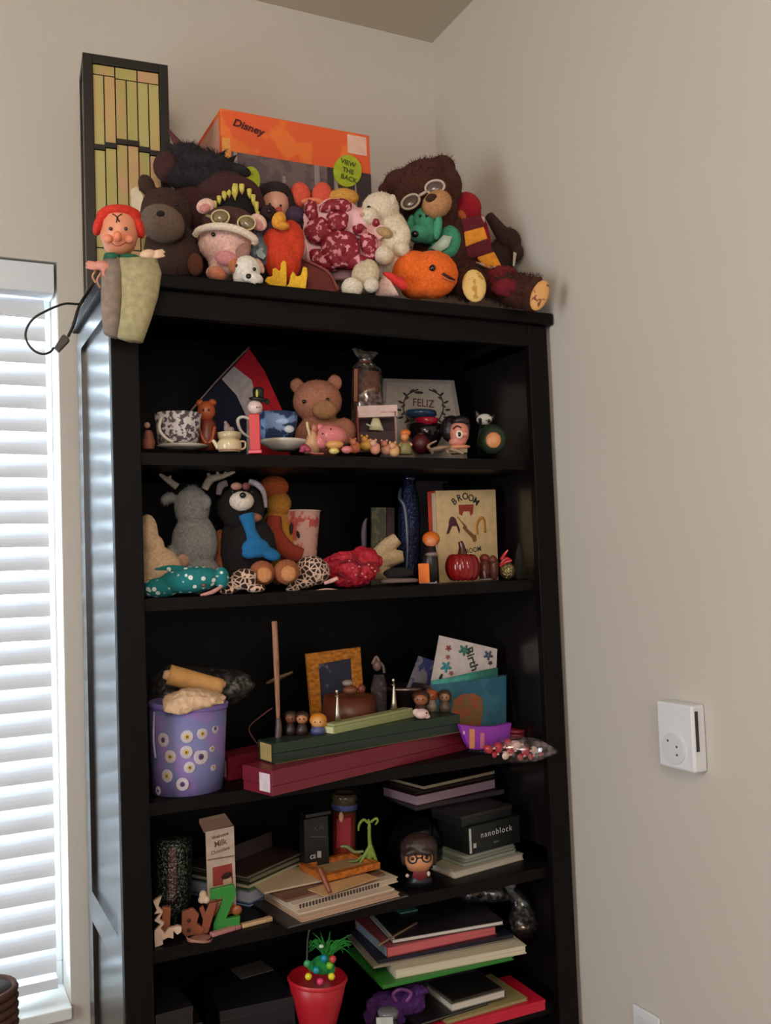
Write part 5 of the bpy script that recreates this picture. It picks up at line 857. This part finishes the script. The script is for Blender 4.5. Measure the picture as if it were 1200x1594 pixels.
t.part('sheet', M('plain', (214, 166, 116)), t.lb(-w, w, 0, .05, 0, .0012), False)
t = Thing('leather_strap', 'brown wooden stick hanging over the front of the notebook pile', 'stick', 506, 1396, 1.63, S4+.04); t.cl = False
t.part('stick_body', M('plastic', (124, 58, 34)), t.T([(497, 1358, 14), (505, 1376, 4), (514, 1397, -6)], [4.5, 4.5, 3.4]))
t = Thing('black_box', 'small black box with faint print and CE mark standing at the back', 'box', 495, None, 1.78, S4, face=2)
t.part('box_body', M('plastic', (26, 24, 24)), t.B(477, 1272, 515, 1400, 20), False, bv=.8); t.part('lid', M('plastic', (30, 28, 28)), t.B(476, 1265, 516, 1274, 22, -1), False, bv=.5)
t.part('lettering', M('plain', (90, 84, 78)), t.text('XA', 495, 1289, 12, -1, 3, 1.2, -.01), False); t.part('printed_line', M('plain', (84, 78, 72)), t.R(484, 1302, 24, 1.5, -.8, .6), False); t.part('ce_mark', M('plain', (190, 186, 180)), t.text('CE', 487, 1334, 8, -1, 3, 1, .03), False); t.part('printed_block', M('plain', (170, 166, 160)), t.R(494, 1325, 6, 10, -.8, .6), False)
t = Thing('glass_candle', 'tall red jar candle with blue-green top band at the back', 'candle', 536, None, 1.82, S4)
t.part('wax', M('plastic', (120, 40, 30)), t.La(536, [(17, 1395), (18, 1380), (18, 1262)])); t.part('jar', M('gloss', (76, 62, 40)), t.La(536, [(19, 1262), (20, 1240), (19, 1234), (17, 1234), (17, 1262)])); t.part('blue_band', M('gloss', (70, 80, 130)), t.La(536, [(20.5, 1258), (21, 1254), (20.5, 1250)], cap=False)); t.part('label', M('plain', (146, 24, 40)), t.S([(524, 1275), (524, 1320), (546, 1318), (546, 1273)], -20, 2), False)
t.part('label_figure', M('plain', (190, 140, 110)), t.E(531, 1272, 4, 8, -21, 2))
t = Thing('twig_creature', 'bright green twig-like creature figure with curled leaf arms', 'figurine', 578, None, 1.74, S4+.0)
G_ = M('plastic', (116, 140, 52)); t.part('trunk', G_, [t.T([(575, 1284), (575, 1305), (577, 1322)], [3, 3, 4]), t.T([(576, 1318), (566, 1334), (560, 1344)], [4, 3, 2]), t.T([(577, 1318), (584, 1336), (590, 1350)], [4, 3, 1.6]), t.T([(577, 1318), (576, 1340), (583, 1350), (582, 1395)], [4, 3, 3, 3]), t.T([(574, 1290), (575, 1279), (572, 1275)], [3, 2, 1.4])], vox=1)
t.part('leaf_arm', G_, t.T([(574, 1282), (566, 1276), (559, 1284), (558, 1293)], [2, 2.4, 2, 1.4])); t.part('leaf_arm', G_, t.T([(577, 1280), (585, 1274), (588, 1278), (584, 1284)], [2, 2.4, 2, 1.2])); t.part('root', M('plastic', (110, 120, 70)), t.T([(566, 1325), (552, 1326), (540, 1318), (530, 1318)], [2, 2.6, 3, 1.4])); t.part('root', M('plastic', (100, 106, 50)), t.T([(584, 1342), (566, 1332), (555, 1340), (542, 1341)], [2.5, 2, 2.4, 2]))
t = Thing('black_helmet', 'glossy black round helmet shape behind the bespectacled figure', 'helmet', 650, None, 1.79, S4)
t.part('shell', M('gloss', (9, 9, 13)), [t.E(648, 1322, 44, 54, 4, 40)]); t.part('rim', M('gloss', (14, 14, 18)), t.La(648, [(40, 1376), (43, 1372), (42, 1368)], cap=False))
t = Thing('vinyl_figure', 'big-headed vinyl figure with dark hair, round glasses and maroon collar', 'figurine', 651, None, 1.68, S4)
t.part('head', M('plastic', (196, 132, 92)), [t.Lo([(634, 1352, 668, 1352, 16), (630, 1342, 674, 1342, 20), (630, 1326, 674, 1326, 20)], 0, pw=.8)]); t.part('hair', M('plastic', (50, 34, 30)), [t.E(652, 1318, 30, 22, 5, 24), t.E(629, 1332, 6, 16, 2), t.E(675, 1332, 6, 16, 2), t.E(640, 1326, 12, 6, -14, 8, rot=20), t.E(662, 1326, 12, 6, -14, 8, rot=-15)], vox=1.4)
for u, v in ((642, 1337), (664, 1335)): t.part('glasses_rim', M('plastic', (24, 16, 16)), t.T([(u+7*math.cos(k*.698), v+7*math.sin(k*.698), -20) for k in range(10)], 1.2, 6)); t.eyes([(u, v, -20)], 2.6)
t.part('glasses_bridge', M('plastic', (24, 16, 16)), t.T([(649, 1336, -21), (657, 1335, -21)], 1, 6)); t.part('robe', M('plastic', (20, 16, 20)), t.Lo([(630, 1396, 676, 1392, 14), (634, 1370, 672, 1368, 13), (642, 1352, 664, 1352, 10)])); t.part('tie', M('plastic', (110, 30, 40)), t.S([(644, 1354), (642, 1366), (654, 1372), (666, 1364), (662, 1353)], -14, 4), True, bv=1); t.part('cuff', M('plastic', (196, 180, 160)), t.E(634, 1363, 3, 3, -12)); t.part('cuff', M('plastic', (196, 180, 160)), t.E(667, 1360, 3, 4, -12))
# game stack on the right
zz = S4
t = book('book', 'cream paperback at the bottom of the right stack', 708, 1368, 815, 1338, S4, .013, .13, (170, 160, 140), (196, 184, 168), None, 'right stack on the fourth shelf'); zz += .0133
for i, (h, c) in enumerate([(.008, (120, 126, 110)), (.006, (104, 110, 98)), (.008, (130, 136, 120))]):
    t = book('booklet', ['grey-green booklet just above the cream paperback', 'thin dull green booklet in the right stack', 'grey-green booklet directly under the black puzzle box'][i], 722+i*2, 1361, 804-i, 1338, S4, h, .11, c, (150, 156, 140), None, 'right stack on the fourth shelf', 'booklet'); t.e.location.z = zz; zz += h+.0003
t = flat('puzzle_box', 'black box lettered nanoblock in the right stack', 'box', 732, 1360, 811, 1338, S4, .10); w = t.w/2; 
t.part('box_body', M('plastic', (18, 22, 20)), t.lb(-w, w, 0, .1, 0, .055), False, bv=.6); t.part('white_edge', M('plain', (190, 186, 180)), t.lb(-w+.001, -w+.006, -.0008, 0, .003, .052), False)
def ltext(t, txt, a, z, size, mat, nm='lettering', sp=1):
    cu = bpy.data.curves.new('t', 'FONT'); cu.body = txt; cu.size = size; cu.align_x = 'CENTER'; cu.align_y = 'CENTER'; cu.space_character = sp; cu.resolution_u = 3
    o = bpy.data.objects.new('t', cu); CO.link(o); me = o.to_mesh(); vs = [t.O+t.r*(a+x.co.x)+Vector((0, 0, z+x.co.y))-t.f*.0009 for x in me.vertices]; fs = [tuple(p.vertices) for p in me.polygons]; o.to_mesh_clear(); bpy.data.objects.remove(o)
    t.part(nm, mat, dict(v=vs, f=fs), False)
ltext(t, 'nanoblock', 0.004, .034, .0165, M('plain', (206, 206, 200)), 'lettering', 1.25); ltext(t, 'micro', .002, .014, .006, M('plain', (150, 150, 146))); t.part('logo', M('plain', (196, 180, 180)), t.lb(-w+.011, -w+.018, -.0008, 0, .012, .021), False)
t.e.location.z = zz; t.part('picture', M('two', (40, 52, 46), (80, 90, 80), (60, .55)), t.lb(w-.001, w+.0002, .004, .096, .003, .05), False); zz += .0555
t = flat('dark_tin', 'dark box lying on top of the nanoblock box', 'box', 722, 1360, 800, 1338, S4, .1); w = t.w/2; t.e.location.z = zz
t.part('box_body', M('plastic', (22, 22, 22)), t.lb(-w, w, 0, .1, 0, .014), False, bv=.6); t.part('lid', M('plastic', (34, 32, 30)), t.lb(-w-.001, w+.001, -.001, .101, .0142, .022), False, bv=.6); zz += .0224
for h, c, pg, lab, a in [(.012, (24, 20, 24), (60, 50, 52), 'dark purple closed book under the lilac-paged book', (650, 1350, 790, 1318)), (.021, (66, 18, 30), (170, 140, 150), 'thick book with lilac pages and maroon cover on the right stack', (652, 1352, 776, 1318)), (.003, (40, 26, 24), (90, 70, 60), 'thin dark notebook near the top of the right stack', (650, 1350, 776, 1316)), (.009, (50, 34, 26), (176, 156, 126), 'cream-paged thin book topping the right stack', (664, 1344, 776, 1312))]:
    t = book('book', lab, a[0], a[1], a[2], a[3], S4, h, .12, c, pg, None, 'right stack on the fourth shelf'); t.e.location.z = zz; zz += h+.0003
# ================= shelf 5 =================
def zat(u, v, Y=1.632): return at(u, v, Y=Y).z
zp = zat(596, 1542)
t = flat('hidden_crate', 'dark storage crate buried under the book pile on the bottom shelf', 'crate', 640, 1640, 800, 1600, S5, .2); w = t.w/2; h_ = zp-S5-.003
t.part('crate_wall', M('plastic', (20, 18, 22)), t.lb(-w*.7, w, .15, .27, 0, h_*.8), False); t.part('lid', M('plastic', (24, 22, 26)), t.lb(-w*.7-.002, w+.002, .148, .272, h_*.8, h_), False)
zz = zp
PILE = [(.007, (44, 116, 40), (60, 130, 54), 'bright green folder at the bottom of the big book pile', (596, 1540, 800, 1494), 'L', .19),
 (.016, (196, 186, 160), (206, 196, 172), 'thick cream-paged book above the green folder', (616, 1530, 820, 1490), None, .16),
 (.004, (150, 140, 120), (190, 180, 160), 'thin cream booklet in the big book pile', (582, 1528, 806, 1484), None, .17),
 (.007, (26, 24, 40), (50, 44, 60), 'dark navy book in the middle of the big pile', (590, 1524, 800, 1482), 'F', .18),
 (.018, (160, 70, 74), (196, 96, 98), 'pink-paged book with blue-grey end in the big pile', (604, 1520, 774, 1482), None, .17),
 (.009, (40, 34, 36), (206, 196, 188), 'dark-covered book with white pages on top of the big pile', (612, 1514, 786, 1482), None, .17)]
for h, c, pg, lab, a, sp_, dp in PILE:
    t = book('folder' if 'folder' in lab else 'book', lab, a[0], a[1], a[2], a[3], zp, h, dp, c, pg, sp_, 'big pile on the bottom shelf'); t.e.location.z = zz; zz += h+.0003
    if 'blue-grey' in lab: t.part('end_panel', M('plain', (140, 156, 170)), t.lb(-t.w/2-.0008, -t.w/2, .004, dp-.01, .001, h-.001), False)
    if 'white pages' in lab: t.part('cover_edge', M('plain', (206, 196, 200)), t.lb(-t.w/2, -t.w/2+.006, .001, dp, h, h+.0006), False, label='white strip along the cover edge')
t = flat('teal_card', 'small teal card on the big book pile at the back', 'card', 655, 1500, 690, 1492, zp, .03); t.e.location.z = zz; t.part('card', M('plain', (70, 130, 112)), t.lb(-.02, .02, .10, .13, 0, .003), False); 
t = flat('thin_ruler', 'thin tan stick lying across the top of the dark-covered book', 'stick', 590, 1475, 650, 1440, zp+.06, .004); t.e.location.z = zz+.0003; t.part('stick_body', M('plastic', (150, 120, 100)), t.lb(-t.w*.5, t.w*.5, 0, .003, 0, .0025), False)
t = Thing('foil_packet', 'crinkled shiny silver wrapped sweets on the big book pile', 'packet', 740, None, 1.76, zz); t.cl = False
t.part('wrap', M('film', (150, 140, 140)), [t.Lo([(706, 1384, 706, 1394, 2), (730, 1372, 728, 1402, 14), (770, 1374, 768, 1404, 16), (800, 1380, 800, 1400, 6)], 0)], wr=(9, 9)); 
for u, v, c in ((719, 1385, (200, 200, 210)), (740, 1388, (120, 90, 84)), (752, 1382, (130, 110, 104)), (796, 1378, (120, 110, 106)), (770, 1390, (80, 66, 60))): t.part('sweet', M('gloss', c), t.E(u, v, 7, 6, 0, 6))
# small books low right + red box
t = box('pink_red_box', 'flat bright pinkish red box at the bottom right corner', 690, 1616, 849, 1572, S5, .020, .13, (196, 22, 54), 'box'); zr = S5+.0203
zz = zr
for h, c, pg, lab, a in [(.006, (150, 134, 90), (170, 156, 110), 'cream and tan magazine lying on the pinkish red box', (696, 1612, 822, 1574)), (.005, (24, 20, 22), (120, 110, 104), 'dark magazine with white edge above the tan one', (650, 1622, 760, 1586)), (.015, (110, 106, 98), (206, 196, 184), 'small white-paged book near the bottom right', (704, 1602, 788, 1578)), (.004, (24, 20, 18), (150, 110, 80), 'small black and tan card box on the white-paged book', (708, 1600, 782, 1578))]:
    t = book('magazine' if 'magazine' in lab else 'book', lab, a[0], a[1], a[2], a[3], S5, h, .13, c, pg, None, 'books on the pinkish red box', 'magazine' if 'magazine' in lab else 'book'); t.e.location.z = zz; zz += h+.0003
t = Thing('clear_bag', 'crinkled clear plastic bag hanging beside the big book pile at right', 'plastic bag', 815, 1590, 1.72, S5+.02); t.cl = False
t.part('film', M('film', (110, 100, 104)), [t.Lo([(790, 1452, 806, 1450, 5), (796, 1480, 826, 1476, 12), (790, 1500, 838, 1512, 14), (800, 1530, 828, 1524, 8)], 0)], wr=(10, 12)); t.part('printed_edge', M('plain', (90, 100, 90)), t.T([(780, 1438), (800, 1462), (820, 1480)], [3, 5, 3], flat=.4))
t = Thing('purple_ribbon', 'purple tulle and ribbon stuffed under the green folder', 'ribbon', 612, None, 1.70, S5)
t.part('tulle', M('cloth', (78, 34, 104)), [t.E(600, 1575, 34, 30, 0, 22), t.E(630, 1560, 34, 22, 4, 20), t.E(650, 1540, 16, 8, 0)], vox=1.8, wr=(12, 12)); t.part('ribbon_loop', M('gloss', (120, 60, 120)), t.T([(618, 1560, -20), (612, 1548, -24), (624, 1540, -22), (640, 1546, -20), (632, 1560, -22)], 3, 6, flat=.4))
t = Thing('white_label_jar', 'small jar with a white label in front of the purple ribbon', 'jar', 601, None, 1.64, S5)
t.part('jar_body', M('gloss', (40, 36, 40)), t.La(600, [(20, 1700), (21, 1640), (20, 1590), (16, 1580)])); t.part('label', M('plain', (180, 184, 176)), t.B(587, 1584, 613, 1625, 2, -23), False); t.part('lid', M('gloss', (110, 110, 116)), t.La(604, [(16, 1581), (16, 1573), (12, 1571)]))
t = Thing('red_pot', 'red flared flower pot in the middle of the bottom shelf', 'flower pot', 496, None, 1.665, S5)
t.part('pot_wall', M('plastic', (172, 20, 36)), t.La(494, [(24, 1690), (26, 1640), (30, 1590), (38, 1560), (46, 1522), (44, 1521), (34, 1560), (20, 1600)], n=32)); t.part('rim', M('plastic', (182, 24, 40)), t.La(494, [(45, 1526), (47.5, 1523), (45, 1519)], cap=False, n=32))
t = Thing('pompom_toy', 'green spiky toy with coloured beads sitting in the red pot', 'toy', 505, None, 1.66, S5+.18); t.cl = False
t.part('body', M('plush', (20, 130, 56)), [t.E(502, 1502, 18, 14, -20, 14), t.E(486, 1504, 8, 8, -20), t.E(514, 1508, 8, 10, -22)], vox=1.2)
t.part('spikes', M('plush', (22, 112, 34)), [t.T([(508+random.uniform(-8, 8), 1490, -6+random.uniform(-6, 6)), (512+18*math.sin(k*.55)+random.uniform(-4, 4), 1470-6*math.cos(k), -4), (514+34*math.sin(k*.55), 1458+18*abs(math.sin(k*.55*1.3))-8*math.cos(k*1.7), 0)], [1.4, 1.2, .5], 5) for k in range(46)], stuff=True)
for u, v, c in ((504, 1492, (20, 130, 170)), (518, 1493, (190, 60, 60)), (492, 1510, (20, 140, 150)), (480, 1520, (214, 200, 40)), (516, 1520, (214, 206, 40)), (498, 1528, (214, 60, 110)), (478, 1500, (60, 150, 90)), (513, 1503, (120, 180, 40))): t.part('bead', M('gloss', c), t.E(u, v, 5.5, 5.5, -38, n=12))
t.part('white_eye', M('gloss', (190, 206, 190)), t.E(500, 1473, 4, 3, -12)); 
t = Thing('tall_glass_stick', 'thin pale stick rising behind the red pot', 'stick', 480, None, 1.72, S5); t.part('stick_body', M('plastic', (90, 80, 74)), t.T([(478, 1600), (478, 1480), (481, 1448)], 1.6, 6)); t.part('tip', M('plastic', (110, 100, 90)), t.E(481, 1448, 2.4, 2.4))
# dark boxes low left
zb_ = S5
t = box('brown_box', 'dark maroon box with pale edge line left of the red pot', 350, 1700, 470, 1672, S5, .075, .16, (70, 22, 30), 'box', bv=.0012); w = t.w/2
t.part('edge_line', M('plain', (120, 96, 92)), t.lb(-w-.001, w+.001, -.0012, -.0006, .0715, .073), False)
t = box('navy_box', 'dark navy box stacked on the maroon box with a small pale mark', 345, 1690, 462, 1662, S5, .05, .15, (18, 18, 26), 'box'); t.e.location.z = S5+.0755
t.part('mark', M('plain', (110, 116, 130)), t.lb(-t.w/2+.004, -t.w/2+.03, -.0012, -.0006, .004, .008), False)
t = flat('grey_card', 'grey speckled card lying on the dark boxes under the markers', 'card', 375, 1508, 425, 1494, S5+.1258+.02, .06); t.e.location.z = S5+.1262; w = t.w/2
t.part('card', M('plain', (92, 84, 80)), t.lb(-w, w, 0, .055, 0, .0015), False)
t = box('grey_box', 'worn grey-brown box at the left end of the bottom shelf', 246, 1745, 330, 1720, S5, .10, .17, (74, 66, 56), 'box'); t.part('top_edge', M('plain', (130, 126, 112)), t.lb(-t.w/2-.001, t.w/2+.001, -.0012, -.0006, .094, .097), False)
t = box('black_case', 'black plastic case stacked on the worn grey-brown box', 242, 1742, 318, 1720, S5, .035, .16, (16, 15, 17), 'case'); t.e.location.z = S5+.1006
t = box('small_black_case', 'smaller black case on top of the leftmost dark stack', 246, 1742, 304, 1724, S5, .03, .13, (22, 20, 22), 'case'); t.e.location.z = S5+.1362
# brown post at the lower left by the window
t = Thing('brown_basket', 'dark brown wicker basket edge at the lower left before the window', 'basket', -30, None, 1.72, .0); t.cl = False
BKT = M('cloth', (70, 44, 30)); zt_ = at(0, 1530, Y=1.72).z
for i in range(14):
    z = zt_-.008-i*.014; c = at(-30, 1540, Y=1.72)
    r_ = .052; V = []
    t.part('wicker_ring', BKT, [dict(v=[Vector((c.x+(r_+.006*math.cos(b))*math.cos(a), c.y+(r_+.006*math.cos(b))*math.sin(a), z+.0065*math.sin(b))) for a in [2*math.pi*k/24 for k in range(24)] for b in [2*math.pi*j/6 for j in range(6)]], f=[((k*6+j), (k*6+(j+1) % 6), (((k+1) % 24)*6+(j+1) % 6), (((k+1) % 24)*6+j)) for k in range(24) for j in range(6)])])
c = at(-30, 1540, Y=1.72)
t.part('basket_core', M('plain', (46, 30, 22)), [dict(v=[Vector((c.x+.048*math.cos(a), c.y+.048*math.sin(a), z)) for z in (.0, zt_-.006) for a in [2*math.pi*k/20 for k in range(20)]], f=[tuple(range(19, -1, -1)), tuple(range(20, 40))]+[(k, (k+1) % 20, (k+1) % 20+20, k+20) for k in range(20)])])
